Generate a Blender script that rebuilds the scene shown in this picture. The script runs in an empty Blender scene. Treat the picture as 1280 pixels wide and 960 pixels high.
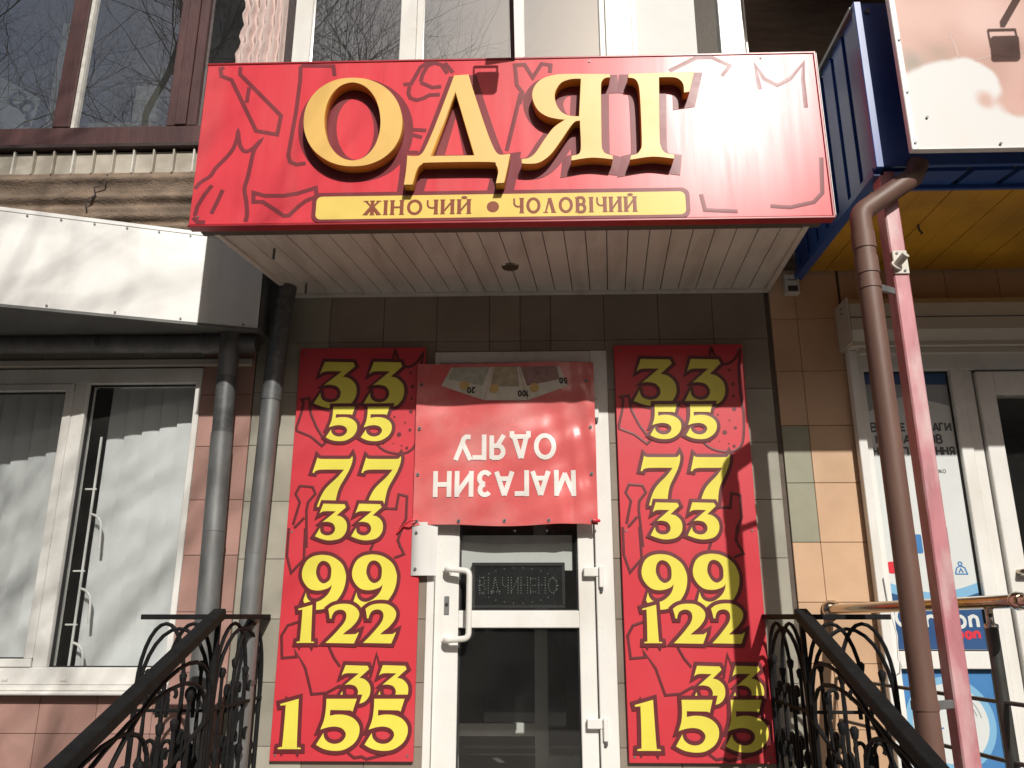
import bpy, bmesh, math, random
from mathutils import Vector, Matrix
random.seed(7)
S = bpy.context.scene
COL = S.collection
R = math.radians
# ------------------------------------------------------------------ camera, sky, sun, exposure
cam = bpy.data.cameras.new('camera')
cam.sensor_width = 36.0
cam.lens = 36.0*1005/1280
cam.clip_start = 0.05
cam.clip_end = 600
camo = bpy.data.objects.new('camera', cam)
COL.objects.link(camo)
camo.location = (0, -4.63, 1.55)
camo.rotation_euler = (R(90+16.07), 0, R(1.725))
S.camera = camo
SUN = Vector((0.29, -1.0, 0.735)).normalized()
W = bpy.data.worlds.new('World'); S.world = W; W.use_nodes = True
wn = W.node_tree.nodes; wl = W.node_tree.links
sky = wn.new('ShaderNodeTexSky'); sky.sky_type = 'NISHITA'; sky.sun_disc = False
sky.sun_elevation = math.asin(SUN.z); sky.sun_rotation = math.atan2(SUN.x, SUN.y)
sky.air_density = 1.0; sky.dust_density = 4.0; sky.ozone_density = 1.0
wl.new(sky.outputs[0], wn['Background'].inputs['Color'])
wn['Background'].inputs['Strength'].default_value = 0.05
sun = bpy.data.lights.new('sun', 'SUN'); sun.energy = 4.1; sun.angle = R(0.55); sun.color = (1.0, 0.955, 0.885)
suno = bpy.data.objects.new('sun', sun); COL.objects.link(suno)
suno.rotation_euler = SUN.to_track_quat('Z', 'Y').to_euler(); suno.location = (3, -9, 9)
S.view_settings.view_transform = 'Standard'; S.view_settings.look = 'None'
S.view_settings.gamma = 1; S.view_settings.use_curve_mapping = False; S.view_settings.exposure = 0.0

# ------------------------------------------------------------------ materials
MATS = {}
def mat(name, col, rough=.5, metal=0.0, var=.12, scale=6.0, stretch=(1, 1, 1), bump=0.0, bscale=60.0, spec=.5,
        dirt=None, dirt_amt=.5, dscale=3.0, dstretch=(1, 1, 1), coat=0.0, each=0.0):
    m = bpy.data.materials.new(name); m.use_nodes = True
    n = m.node_tree.nodes; l = m.node_tree.links; b = n['Principled BSDF']
    tc = n.new('ShaderNodeTexCoord')
    mp = n.new('ShaderNodeMapping'); mp.inputs['Scale'].default_value = stretch
    l.new(tc.outputs['Object'], mp.inputs['Vector'])
    nz = n.new('ShaderNodeTexNoise'); nz.inputs['Scale'].default_value = scale; nz.inputs['Detail'].default_value = 6
    nz.inputs['Roughness'].default_value = .62
    l.new(mp.outputs[0], nz.inputs['Vector'])
    cr = n.new('ShaderNodeValToRGB')
    cr.color_ramp.elements[0].position = .3; cr.color_ramp.elements[1].position = .7
    cr.color_ramp.elements[0].color = [max(0, c*(1-var)) for c in col]+[1]
    cr.color_ramp.elements[1].color = [min(1, c*(1+var)) for c in col]+[1]
    l.new(nz.outputs['Fac'], cr.inputs[0])
    out = cr.outputs[0]
    if dirt:
        mp2 = n.new('ShaderNodeMapping'); mp2.inputs['Scale'].default_value = dstretch
        l.new(tc.outputs['Object'], mp2.inputs['Vector'])
        n2 = n.new('ShaderNodeTexNoise'); n2.inputs['Scale'].default_value = dscale; n2.inputs['Detail'].default_value = 8
        l.new(mp2.outputs[0], n2.inputs['Vector'])
        r2 = n.new('ShaderNodeValToRGB'); r2.color_ramp.elements[0].position = .48; r2.color_ramp.elements[1].position = .72
        r2.color_ramp.elements[1].color = (dirt_amt,)*3+(1,)
        l.new(n2.outputs['Fac'], r2.inputs[0])
        mx = n.new('ShaderNodeMix'); mx.data_type = 'RGBA'
        l.new(r2.outputs[0], mx.inputs[0]); l.new(out, mx.inputs[6]); mx.inputs[7].default_value = list(dirt)+[1]
        out = mx.outputs[2]
    if each:      # pieces from different batches: every tile its own shade
        oi = n.new('ShaderNodeObjectInfo'); hv = n.new('ShaderNodeHueSaturation')
        me_ = n.new('ShaderNodeMapRange'); me_.inputs[3].default_value = 1-each; me_.inputs[4].default_value = 1+each
        l.new(oi.outputs['Random'], me_.inputs[0]); l.new(me_.outputs[0], hv.inputs['Value']); l.new(out, hv.inputs['Color']); out = hv.outputs[0]
    l.new(out, b.inputs['Base Color'])
    b.inputs['Roughness'].default_value = rough; b.inputs['Metallic'].default_value = metal
    b.inputs['Specular IOR Level'].default_value = spec
    b.inputs['Coat Weight'].default_value = coat; b.inputs['Coat Roughness'].default_value = .15
    # small roughness break-up
    mr = n.new('ShaderNodeMapRange'); mr.inputs[3].default_value = max(.03, rough-.09); mr.inputs[4].default_value = min(1, rough+.09)
    l.new(nz.outputs['Fac'], mr.inputs[0]); l.new(mr.outputs[0], b.inputs['Roughness'])
    if bump > 0:
        nb = n.new('ShaderNodeTexNoise'); nb.inputs['Scale'].default_value = bscale; nb.inputs['Detail'].default_value = 5
        l.new(mp.outputs[0], nb.inputs['Vector'])
        bp = n.new('ShaderNodeBump'); bp.inputs['Strength'].default_value = bump; bp.inputs['Distance'].default_value = .01
        l.new(nb.outputs['Fac'], bp.inputs['Height']); l.new(bp.outputs[0], b.inputs['Normal'])
    MATS[name] = m
    return m
def glass(name, tint=(.9, .93, .93), boost=1.6, wob=.0, veil=.0):
    """window glass: clear, mirror-like by Fresnel on either side, with an optional diffuse grey veil that pales its reflections"""
    m = bpy.data.materials.new(name); m.use_nodes = True
    n = m.node_tree.nodes; l = m.node_tree.links; n.remove(n['Principled BSDF'])
    tr = n.new('ShaderNodeBsdfTransparent'); tr.inputs[0].default_value = list(tint)+[1]
    gl = n.new('ShaderNodeBsdfGlossy'); gl.inputs['Roughness'].default_value = 0
    ge = n.new('ShaderNodeNewGeometry'); io = n.new('ShaderNodeMath'); io.operation = 'MULTIPLY_ADD'
    l.new(ge.outputs['Backfacing'], io.inputs[0]); io.inputs[1].default_value = 1/1.5-1.5; io.inputs[2].default_value = 1.5
    fr = n.new('ShaderNodeFresnel'); l.new(io.outputs[0], fr.inputs[0])
    mu = n.new('ShaderNodeMath'); mu.operation = 'MULTIPLY'; mu.inputs[1].default_value = boost; mu.use_clamp = True
    l.new(fr.outputs[0], mu.inputs[0])
    mx = n.new('ShaderNodeMixShader')
    l.new(mu.outputs[0], mx.inputs[0]); l.new(tr.outputs[0], mx.inputs[1]); l.new(gl.outputs[0], mx.inputs[2])
    out = mx.outputs[0]
    tc = n.new('ShaderNodeTexCoord')
    if veil:  # grey diffuse mixed over the pane, imitating a paler sky reflection
        nz = n.new('ShaderNodeTexNoise'); nz.inputs['Scale'].default_value = 3.5; nz.inputs['Detail'].default_value = 6
        l.new(tc.outputs['Object'], nz.inputs['Vector'])
        mr = n.new('ShaderNodeMapRange'); mr.inputs[1].default_value = .25; mr.inputs[2].default_value = .75; mr.inputs[3].default_value = veil*.6; mr.inputs[4].default_value = veil*1.4
        l.new(nz.outputs['Fac'], mr.inputs[0])
        df = n.new('ShaderNodeBsdfDiffuse'); df.inputs[0].default_value = (.55, .54, .51, 1)
        m2 = n.new('ShaderNodeMixShader'); l.new(mr.outputs[0], m2.inputs[0]); l.new(out, m2.inputs[1]); l.new(df.outputs[0], m2.inputs[2]); out = m2.outputs[0]
    l.new(out, n['Material Output'].inputs['Surface'])
    if wob:
        nz = n.new('ShaderNodeTexNoise'); nz.inputs['Scale'].default_value = 1.6
        l.new(tc.outputs['Object'], nz.inputs['Vector'])
        bp = n.new('ShaderNodeBump'); bp.inputs['Strength'].default_value = wob; bp.inputs['Distance'].default_value = .02
        l.new(nz.outputs['Fac'], bp.inputs['Height']); l.new(bp.outputs[0], gl.inputs['Normal'])
    MATS[name] = m
    return m
M = MATS
mat('tile_brown', (.255, .215, .175), .32, var=.13, scale=2.5, dirt=(.16, .13, .10), dirt_amt=.45, dscale=2.2, bump=.04, bscale=30, each=0.13)
mat('tile_grey', (.36, .34, .28), .4, var=.14, scale=2.5, dirt=(.2, .18, .14), dirt_amt=.5, dscale=2.2, bump=.05, bscale=30, each=0.12)
mat('tile_pink', (.40, .235, .20), .38, var=.14, scale=3, dirt=(.26, .17, .14), dirt_amt=.5, dscale=2.6, bump=.06, bscale=35, each=0.1)
mat('tile_orange', (.575, .375, .235), .38, var=.07, scale=3, dirt=(.42, .27, .16), dirt_amt=.5, dscale=2.5, bump=.03, bscale=30, each=0.07)
mat('tile_olive', (.30, .29, .21), .45, var=.1, dirt=(.2, .2, .15))
mat('grout', (.12, .095, .075), .9, var=.2, scale=20)
mat('render_wall', (.34, .29, .23), .9, var=.15, bump=.2)
mat('interior', (.30, .29, .27), .8, var=.1)
mat('balcony_back', (.09, .085, .08), .9, var=.2)
mat('interior_floor', (.35, .33, .30), .35, var=.15, scale=4)
mat('brick_dark', (.15, .10, .065), .85, var=.3, scale=4, stretch=(1, 1, 5), bump=.4, bscale=30)
mat('pvc', (.78, .77, .735), .28, var=.04, scale=3, dirt=(.52, .47, .39), dirt_amt=.35, dscale=1.6, dstretch=(3, 3, 1))
mat('pvc_seal', (.02, .02, .02), .6)
mat('soffit_pvc', (.64, .615, .575), .4, var=.07, scale=5, dirt=(.3, .24, .19), dirt_amt=.45, dscale=2.0, dstretch=(4, .6, 1))
mat('white_sheet', (.76, .755, .735), .36, var=.04, scale=3, dirt=(.55, .52, .48), dirt_amt=.45, dscale=2.2, dstretch=(3, 3, .5), bump=.05, bscale=3)
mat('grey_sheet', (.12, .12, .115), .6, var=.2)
mat('galv', (.20, .205, .205), .52, metal=.45, var=.3, scale=5, stretch=(2, 2, .5), dirt=(.16, .15, .14), dirt_amt=.6, dscale=6, bump=.08, bscale=50)
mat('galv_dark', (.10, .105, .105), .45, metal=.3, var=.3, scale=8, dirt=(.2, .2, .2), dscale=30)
mat('brown_pipe', (.150, .080, .060), .52, var=.14, scale=4, stretch=(2, 2, .6), dirt=(.24, .16, .13), dirt_amt=.45, dscale=5, dstretch=(1, 1, .3), bump=.12, bscale=9)
mat('pink_paint', (.52, .21, .235), .42, var=.22, scale=5, stretch=(2, 2, .5), dirt=(.70, .54, .53), dirt_amt=.9, dscale=7, dstretch=(1.5, 1.5, .5), bump=.1, bscale=25)
mat('iron', (.012, .0122, .0130), .70, var=.4, scale=14, dirt=(.020, .018, .017), dirt_amt=.4, dscale=9, bump=.25, bscale=60, spec=.14)
mat('steel', (.55, .47, .38), .18, metal=1.0, var=.08)
mat('steel_dark', (.12, .12, .11), .35, metal=.7, var=.2)
mat('sign_red', (.69, .058, .078), .30, var=.05, scale=3, stretch=(5, 1, .35), dirt=(.62, .16, .15), dirt_amt=.30, dscale=2.6, dstretch=(2.5, 1, .35), spec=.31)
mat('sign_edge', (.36, .02, .03), .35, var=.1)
mat('sign_back', (.09, .075, .06), .7, var=.2)
mat('maroon', (.21, .045, .055), .32, var=.06, dirt=(.33, .13, .12), dirt_amt=.35, dscale=2.6, dstretch=(2.5, 1, .35), spec=.15)
mat('letter_gold', (.79, .485, .125), .42, var=.05, scale=3, dirt=(.60, .36, .10), dirt_amt=.3, dscale=3)
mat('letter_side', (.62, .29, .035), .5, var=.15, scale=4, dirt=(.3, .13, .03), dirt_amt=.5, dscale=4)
mat('strip_yellow', (.80, .60, .16), .32, var=.05, spec=.15)
mat('strip_text', (.27, .085, .05), .35, var=.05, spec=.15)
mat('board_red', (.62, .045, .062), .38, var=.07, scale=1.6, dirt=(.55, .07, .085), dirt_amt=.5, dscale=2.0)
mat('board_maroon', (.135, .022, .027), .4, var=.05)
mat('board_yellow', (.78, .69, .095), .36, var=.06, scale=3)
mat('banner_red', (.66, .13, .13), .26, var=.10, scale=4, dirt=(.70, .31, .29), dirt_amt=.65, dscale=3.0, bump=.3, bscale=5, spec=.5)
mat('banner_white', (.78, .74, .70), .35, var=.05)
mat('note_a', (.42, .41, .34), .5, var=.25, scale=25)
mat('note_b', (.40, .33, .22), .5, var=.3, scale=25)
mat('note_c', (.30, .17, .16), .5, var=.3, scale=25)
mat('note_pale', (.62, .57, .48), .5, var=.1, scale=20)
mat('note_sun', (.60, .40, .15), .5, var=.1)
mat('ink', (.02, .02, .022), .5)
mat('led_panel', (.012, .014, .015), .25, var=.2)
mat('led_dot', (.42, .42, .40), .4)
mat('black_plastic', (.03, .03, .03), .4)
mat('wood_brown', (.078, .034, .033), .5, var=.3, scale=4, stretch=(3, 3, .4), dirt=(.06, .03, .03), dirt_amt=.7, dscale=5, bump=.15, bscale=40)
mat('wood_dark', (.04, .022, .02), .6, var=.3, scale=5, bump=.2)
mat('putty', (.62, .60, .55), .7, var=.2, scale=20)
mat('panel_cream', (.48, .44, .37), .7, var=.18, scale=4, dirt=(.2, .17, .13), dirt_amt=.6, dscale=5)
mat('cornice', (.225, .165, .120), .9, var=.3, scale=9, stretch=(1, 1, 1.4), dirt=(.09, .068, .05), dirt_amt=.75, dscale=3.5, dstretch=(.7, 1, 2), bump=.8, bscale=70)
mat('lace', (.72, .56, .52), .8, var=.12, scale=18, stretch=(2, 1, .4), bump=.5, bscale=30)
mat('blind', (.64, .66, .66), .7, var=.03, scale=4)
mat('paper', (.74, .74, .72), .6, var=.05)
mat('blue_metal', (.030, .088, .31), .34, var=.15, scale=3, dirt=(.05, .08, .17), dirt_amt=.4)
mat('yellow_ceiling', (.62, .32, .025), .45, var=.15, scale=3, dirt=(.25, .12, .03), dirt_amt=.5, dscale=2)
mat('cream_box', (.60, .56, .49), .4, var=.06, dirt=(.4, .36, .3), dirt_amt=.4)
mat('poster_pale', (.66, .69, .68), .3, var=.03)
mat('poster_grey', (.33, .36, .38), .3, var=.2, scale=5)
mat('poster_navy', (.035, .09, .22), .3, var=.08)
mat('poster_blue', (.07, .22, .48), .3, var=.06)
mat('poster_sky', (.22, .45, .66), .3, var=.05)
mat('poster_red', (.65, .04, .06), .3, var=.05)
mat('poster_text', (.10, .10, .12), .4)
mat('concrete', (.34, .32, .29), .85, var=.15, scale=5, bump=.2)
mat('paving', (.155, .138, .118), .85, var=.22, scale=1.5, bump=.3)
mat('bark', (.055, .043, .034), .9, var=.3, scale=8, bump=.5)
mat('far_wall', (.30, .26, .22), .9, var=.15, scale=1)
mat('far_glass', (.03, .035, .04), .1)
mat('printed_skin', (.40, .23, .19), .4, var=.1)
mat('lamp_grey', (.08, .08, .085), .4, metal=.3)
glass('glass', (.96, .975, .975), 1.6, veil=.03)
glass('glass_door', (.85, .87, .86), 2.8, veil=.02)
glass('glass_old', (.52, .55, .54), 11, wob=.05, veil=.035)
glass('glass_sky', (.50, .54, .56), 13, wob=.03, veil=.12)

# ------------------------------------------------------------------ mesh helpers (world coordinates go in; a part's parent sits at its base)
def link(o, parent=None, label=None, cat=None, group=None, kind=None):
    COL.objects.link(o)
    if parent is not None:
        o.parent = parent
        if parent.parent is None and parent.type == 'EMPTY': o.location = -Vector(parent.location)
    if label: o['label'] = label
    if cat: o['category'] = cat
    if group: o['group'] = group
    if kind: o['kind'] = kind
    return o
def thing(name, label, cat, loc=(0, 0, 0), group=None):
    o = bpy.data.objects.new(name, None); o.empty_display_size = .1; o.location = loc
    return link(o, None, label, cat, group)
def from_data(name, vs, fs, m, parent=None, smooth=False, **k):
    me = bpy.data.meshes.new(name); me.from_pydata([tuple(v) for v in vs], [], fs); me.update()
    me.materials.append(M[m] if isinstance(m, str) else m)
    if smooth: me.polygons.foreach_set('use_smooth', [True]*len(me.polygons))
    return link(bpy.data.objects.new(name, me), parent, **k)
def from_bm(name, bm, m, parent=None, smooth=False, **k):
    me = bpy.data.meshes.new(name); bm.normal_update(); bm.to_mesh(me); bm.free()
    for x in (m if isinstance(m, (list, tuple)) else [m]): me.materials.append(M[x])
    if smooth: me.polygons.foreach_set('use_smooth', [True]*len(me.polygons))
    return link(bpy.data.objects.new(name, me), parent, **k)
def bm_box(bm, x0, x1, y0, y1, z0, z1, bev=0.0, jit=0.0):
    vs = [bm.verts.new((x, y, z)) for x in (x0, x1) for y in (y0, y1) for z in (z0, z1)]
    fs = [(0, 1, 3, 2), (4, 6, 7, 5), (0, 4, 5, 1), (2, 3, 7, 6), (0, 2, 6, 4), (1, 5, 7, 3)]
    faces = [bm.faces.new([vs[i] for i in f]) for f in fs]
    if bev > 0:
        es = list({e for f in faces for e in f.edges})
        bmesh.ops.bevel(bm, geom=es, offset=bev, segments=1, affect='EDGES', profile=.5)
def box(name, x0, x1, y0, y1, z0, z1, m, parent=None, bev=.003, **k):
    if name == 'pane': return from_data(name, [(x0, y0, z0), (x1, y0, z0), (x1, y0, z1), (x0, y0, z1)], [(0, 1, 2, 3)], m, parent, **k)
    bm = bmesh.new(); bm_box(bm, min(x0, x1), max(x0, x1), min(y0, y1), max(y0, y1), min(z0, z1), max(z0, z1), bev)
    return from_bm(name, bm, m, parent, **k)
def prism(name, xy, z0, z1, m, parent=None, **k):
    """vertical prism over a plan polygon; z0/z1 may be lists per corner"""
    n = len(xy); a = z0 if isinstance(z0, (list, tuple)) else [z0]*n; b = z1 if isinstance(z1, (list, tuple)) else [z1]*n
    vs = [(x, y, a[i]) for i, (x, y) in enumerate(xy)]+[(x, y, b[i]) for i, (x, y) in enumerate(xy)]
    fs = [list(range(n))[::-1], list(range(n, 2*n))]+[(i, (i+1) % n, n+(i+1) % n, n+i) for i in range(n)]
    return from_data(name, vs, fs, m, parent, **k)
def beam(name, a, b, w, h, m, parent=None, up=(0, 0, 1), bev=.002, **k):
    """a rectangular bar from a to b"""
    a = Vector(a); b = Vector(b); d = b-a; L = d.length; d.normalize(); u = Vector(up)
    s = d.cross(u).normalized(); u = s.cross(d)
    bm = bmesh.new(); bm_box(bm, 0, L, -w/2, w/2, -h/2, h/2, bev)
    mt = Matrix(((d.x, s.x, u.x, a.x), (d.y, s.y, u.y, a.y), (d.z, s.z, u.z, a.z), (0, 0, 0, 1)))
    bm.transform(mt); bmesh.ops.recalc_face_normals(bm, faces=bm.faces)
    return from_bm(name, bm, m, parent, **k)
def tube_data(path, r, n=8, closed=False, caps=True):
    P = [Vector(p) for p in path]; rr = r if isinstance(r, (list, tuple)) else [r]*len(P)
    vs = []; fs = []; N = len(P); prev = None
    for i in range(N):
        if closed: t = P[(i+1) % N]-P[i-1]
        else: t = P[min(i+1, N-1)]-P[max(i-1, 0)]
        t.normalize()
        if prev is None:
            ref = Vector((0, 1, 0)) if abs(t.y) < .8 else Vector((1, 0, 0))
            u = t.cross(ref).normalized()
        else:
            u = (prev-t*prev.dot(t)).normalized()
        prev = u; v = t.cross(u)
        for j in range(n):
            a = 2*math.pi*(j+.5)/n
            vs.append(P[i]+(u*math.cos(a)+v*math.sin(a))*rr[i])
    for i in range(N if closed else N-1):
        for j in range(n):
            fs.append((i*n+j, i*n+(j+1) % n, ((i+1) % N)*n+(j+1) % n, ((i+1) % N)*n+j))
    if caps and not closed:
        o = len(vs); vs += [v.copy() for v in vs[:n]]+[v.copy() for v in vs[(N-1)*n:N*n]]
        fs.append(tuple(range(o, o+n))[::-1]); fs.append(tuple(range(o+n, o+2*n)))
    return vs, fs
def tube(name, path, r, m, parent=None, n=8, closed=False, smooth=True, **k):
    vs, fs = tube_data(path, r, n, closed)
    o = from_data(name, vs, fs, m, parent, smooth=False, **k)
    if smooth and n > 4:
        nf = len(o.data.polygons); o.data.polygons.foreach_set('use_smooth', [len(p.vertices) == 4 for p in o.data.polygons])
    return o
def arc_bend(a, b, c, r, n=6):
    """points of a fillet of radius r at corner b between a and c"""
    a = Vector(a); b = Vector(b); c = Vector(c); u = (a-b).normalized(); v = (c-b).normalized()
    th = u.angle(v); d = r/math.tan(th/2); p = b+u*d; q = b+v*d
    return [((1-t)**2)*p+2*t*(1-t)*b+(t*t)*q for t in [i/n for i in range(n+1)]]
def smooth_pts(pts, closed=True, sub=4):
    """Catmull-Rom through the points; a third entry 1 marks a sharp corner"""
    n = len(pts); out = []
    xy = [Vector((p[0], p[1])) for p in pts]; cr = [len(p) > 2 for p in pts]
    for i in range(n if closed else n-1):
        p1 = xy[i]; p2 = xy[(i+1) % n]
        p0 = xy[i-1] if (closed or i > 0) else p1; p3 = xy[(i+2) % n] if (closed or i+2 < n) else p2
        if cr[i]: p0 = p1
        if cr[(i+1) % n]: p3 = p2
        if cr[i] and cr[(i+1) % n]: out.append(p1.copy()); continue
        for s in range(sub):
            t = s/sub
            out.append(.5*((2*p1)+(-p0+p2)*t+(2*p0-5*p1+4*p2-p3)*t*t+(-p0+3*p1-3*p2+p3)*t**3))
    if not closed: out.append(xy[-1].copy())
    return out
def fill_mesh(polys, extrude=0.0, bevel=0.0):
    cu = bpy.data.curves.new('outline', 'CURVE'); cu.dimensions = '2D'; cu.fill_mode = 'BOTH'; cu.extrude = extrude
    cu.bevel_depth = bevel; cu.bevel_resolution = 0
    for pl in polys:
        sp = cu.splines.new('POLY'); sp.points.add(len(pl)-1); sp.use_cyclic_u = True
        for p, q in zip(sp.points, pl): p.co = (q[0], q[1], 0, 1)
    o = bpy.data.objects.new('outline', cu)
    me = bpy.data.meshes.new_from_object(o)
    bpy.data.objects.remove(o); bpy.data.curves.remove(cu)
    return me
def flat_shape(name, polys, y, m, parent=None, extrude=0.0, warp=None, side=None, bevel=0.0, **k):
    """a filled outline given in (x, z), standing at depth y and facing the street"""
    me = fill_mesh(polys, extrude, bevel); me.name = name
    for v in me.vertices:
        x, z, d = v.co
        yy = warp(x, z)+y if warp else y
        v.co = (x, yy-d, z)
    me.update()
    me.materials.clear(); me.materials.append(M[m])
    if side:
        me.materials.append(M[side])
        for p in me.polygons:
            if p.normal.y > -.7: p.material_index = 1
    return link(bpy.data.objects.new(name, me), parent, **k)
def ribbon_data(pts, w, y, h=.0006, closed=False, warp=None, cap=0.0):
    P = [Vector((p[0], p[1])) for p in pts]
    if closed and (P[0]-P[-1]).length < 1e-6: P = P[:-1]
    if not closed and cap and len(P) > 1:
        P[0] = P[0]+(P[0]-P[1]).normalized()*cap; P[-1] = P[-1]+(P[-1]-P[-2]).normalized()*cap
    N = len(P); vs = []; fs = []
    for i in range(N):
        a = P[i]-P[i-1] if (closed or i > 0) else P[1]-P[0]
        b = P[(i+1) % N]-P[i] if (closed or i < N-1) else P[-1]-P[-2]
        if a.length < 1e-9: a = b
        if b.length < 1e-9: b = a
        a = a.normalized(); b = b.normalized()
        na = Vector((-a.y, a.x)); nb = Vector((-b.y, b.x)); m_ = na+nb
        if m_.length < 1e-3: m_ = na
        m_.normalize(); sc = min(2.2, 1/max(.35, m_.dot(na)))
        for s, hh in ((-1, 0), (0, h), (1, 0)):
            q = P[i]+m_*s*w*.5*(sc if s else 0)
            yy = y-hh+(warp(q.x, q.y) if warp else 0)
            vs.append((q.x, yy, q.y))
    for i in range(N if closed else N-1):
        j = (i+1) % N
        for t in (0, 1): fs.append((i*3+t+1, i*3+t, j*3+t, j*3+t+1))
    return vs, fs
def ribbons(name, lines, w, y, m, parent=None, h=.0006, warp=None, cap=0.0, **k):
    vs = []; fs = []
    for q, (closed, pts) in enumerate(lines):
        a, b = ribbon_data(pts, w[q] if isinstance(w, (list, tuple)) else w, y-q*.00012, h, closed, warp, cap)
        o = len(vs); vs += a; fs += [tuple(i+o for i in f) for f in b]
    return from_data(name, vs, fs, m, parent, **k)
def disc_pts(x, z, r, n=20, rz=None): return [(x+r*math.cos(2*math.pi*i/n), z+(rz or r)*math.sin(2*math.pi*i/n)) for i in range(n)]
def round_rect(x0, x1, z0, z1, r, n=5):
    out = []
    for cx, cz, a0 in ((x1-r, z1-r, 0), (x0+r, z1-r, 90), (x0+r, z0+r, 180), (x1-r, z0+r, 270)):
        for i in range(n+1):
            a = R(a0+90*i/n); out.append((cx+r*math.cos(a), cz+r*math.sin(a)))
    return out
def dup(root, loc, label=None):
    def cp(o, par):
        c = o.copy(); COL.objects.link(c); c.parent = par
        for ch in o.children: cp(ch, c)
        return c
    r = root.copy(); COL.objects.link(r); r.location = loc
    if label: r['label'] = label
    for ch in list(root.children): cp(ch, r)
    return r

# stroke letters: width and strokes in a unit-high box
def _el(cx, cy, rx, ry, a0=0, a1=360, n=16): return [(cx+rx*math.cos(R(a0+(a1-a0)*i/n)), cy+ry*math.sin(R(a0+(a1-a0)*i/n))) for i in range(n+1)]
FONT = {
 'А': (.80, [[(0, 0), (.40, 1)], [(.40, 1), (.80, 0)], [(.15, .30), (.65, .30)]]),
 'В': (.62, [[(0, 0), (0, 1)], [(0, 1), (.35, 1)]+_el(.35, .76, .2, .24, 90, -90, 8)+[(.0, .52)], [(.36, .52)]+_el(.36, .26, .24, .26, 90, -90, 8)+[(0, 0)]]),
 'Г': (.55, [[(0, 0), (0, 1)], [(0, .93), (.55, .93)]]),
 'Д': (.86, [[(.10, .06), (.38, 1)], [(.40, 1), (.76, .06)], [(-.04, .08), (.90, .08)], [(0, .12), (0, -.16)], [(.86, .12), (.86, -.16)]]),
 'Е': (.55, [[(0, 0), (0, 1)], [(0, .93), (.55, .93)], [(0, .5), (.48, .5)], [(0, .07), (.55, .07)]]),
 'З': (.58, [_el(.28, .75, .25, .22, 150, -90, 10), _el(.28, .27, .28, .25, 90, -150, 10)]),
 'И': (.72, [[(0, 0), (0, 1)], [(.72, 0), (.72, 1)], [(0, .08), (.72, .92)]]),
 'І': (.0, [[(0, 0), (0, 1)]]),
 'К': (.62, [[(0, 0), (0, 1)], [(0, .48), (.58, 1)], [(.15, .58), (.62, 0)]]),
 'Л': (.72, [[(0, .02), (.12, .1), (.2, 1)], [(.2, .93), (.72, .93)], [(.72, 0), (.72, 1)]]),
 'М': (.86, [[(0, 0), (0, 1)], [(0, .95), (.43, .12)], [(.43, .12), (.86, .95)], [(.86, 0), (.86, 1)]]),
 'Н': (.70, [[(0, 0), (0, 1)], [(.70, 0), (.70, 1)], [(0, .52), (.70, .52)]]),
 'О': (.92, [_el(.46, .5, .46, .47, n=24)]),
 'П': (.68, [[(0, 0), (0, 1)], [(.68, 0), (.68, 1)], [(0, .93), (.68, .93)]]),
 'Р': (.60, [[(0, 0), (0, 1)], [(0, .95), (.32, .95)]+_el(.32, .69, .26, .26, 90, -90, 8)+[(0, .43)]]),
 'У': (.74, [[(0, 1), (.40, .30)], [(.74, 1), (.34, .12), (.22, .04), (.04, .05)]]),
 'Ч': (.62, [[(.62, 0), (.62, 1)], [(0, 1), (0, .62), (.12, .47), (.35, .42), (.62, .5)]]),
 'Я': (.66, [[(.66, 0), (.66, 1)], [(.66, .95), (.34, .95)]+_el(.34, .70, .28, .25, 90, 270, 8)+[(.66, .45)], [(.36, .45), (.02, 0)]]),
 'C': (.75, [_el(.42, .5, .42, .46, 50, 310, 14)]), 'o': (.5, [_el(.25, .27, .25, .27, n=14)]),
 'n': (.44, [[(0, 0), (0, .55)], [(0, .36), (.1, .52), (.25, .55), (.4, .48), (.44, .36), (.44, 0)]]),
 'p': (.5, [[(0, -.28), (0, .55)], _el(.25, .27, .25, .27, n=12)]), 'a': (.48, [_el(.22, .27, .22, .27, n=12), [(.48, 0), (.48, .55)]]),
 'e': (.48, [[(.02, .28), (.46, .28)]+_el(.24, .28, .23, .26, 0, 310, 12)]), 'r': (.3, [[(0, 0), (0, .55)], [(0, .35), (.12, .5), (.3, .54)]]),
 'i': (.0, [[(0, 0), (0, .55)]]),
 '0': (.5, [_el(.25, .5, .25, .48, n=14)]), '1': (.2, [[(0, .8), (.2, 1), (.2, 0)]]),
 '5': (.5, [[(.46, .96), (.08, .96), (.04, .55)]+_el(.24, .3, .26, .29, 120, -150, 8)]), '2': (.5, [_el(.25, .72, .25, .26, 170, 0, 6)+[(.4, .45), (.02, .05), (.5, .05)]]),
 ' ': (.35, [])}
def text_lines(s, x, z, h, gap=.24, width=None, rot=False):
    """list of (char, [polylines]) in metres; rot turns the whole word upside down about its box"""
    adv = 0; raw = []
    for ci, ch in enumerate(s):
        w, st = FONT[ch]
        if ci and s[ci-1:ci+1] in ('ГА', 'АГ', 'ГУ', 'АЗ', 'ЗА'): adv -= .22 if s[ci-1:ci+1] in ('ГА', 'ГУ') else .10
        raw.append((ch, adv, st)); adv += w+gap
    adv -= gap; sx = (width/adv) if width else h
    out = []
    for ch, a, st in raw:
        ls = []
        for pl in st:
            q = [(x+(a+px)*sx, z+pz*h) for px, pz in pl]
            if rot: q = [(2*x+adv*sx-px, 2*z+h-pz) for px, pz in q]
            ls.append(q)
        out.append((ch, ls))
    return out
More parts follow.
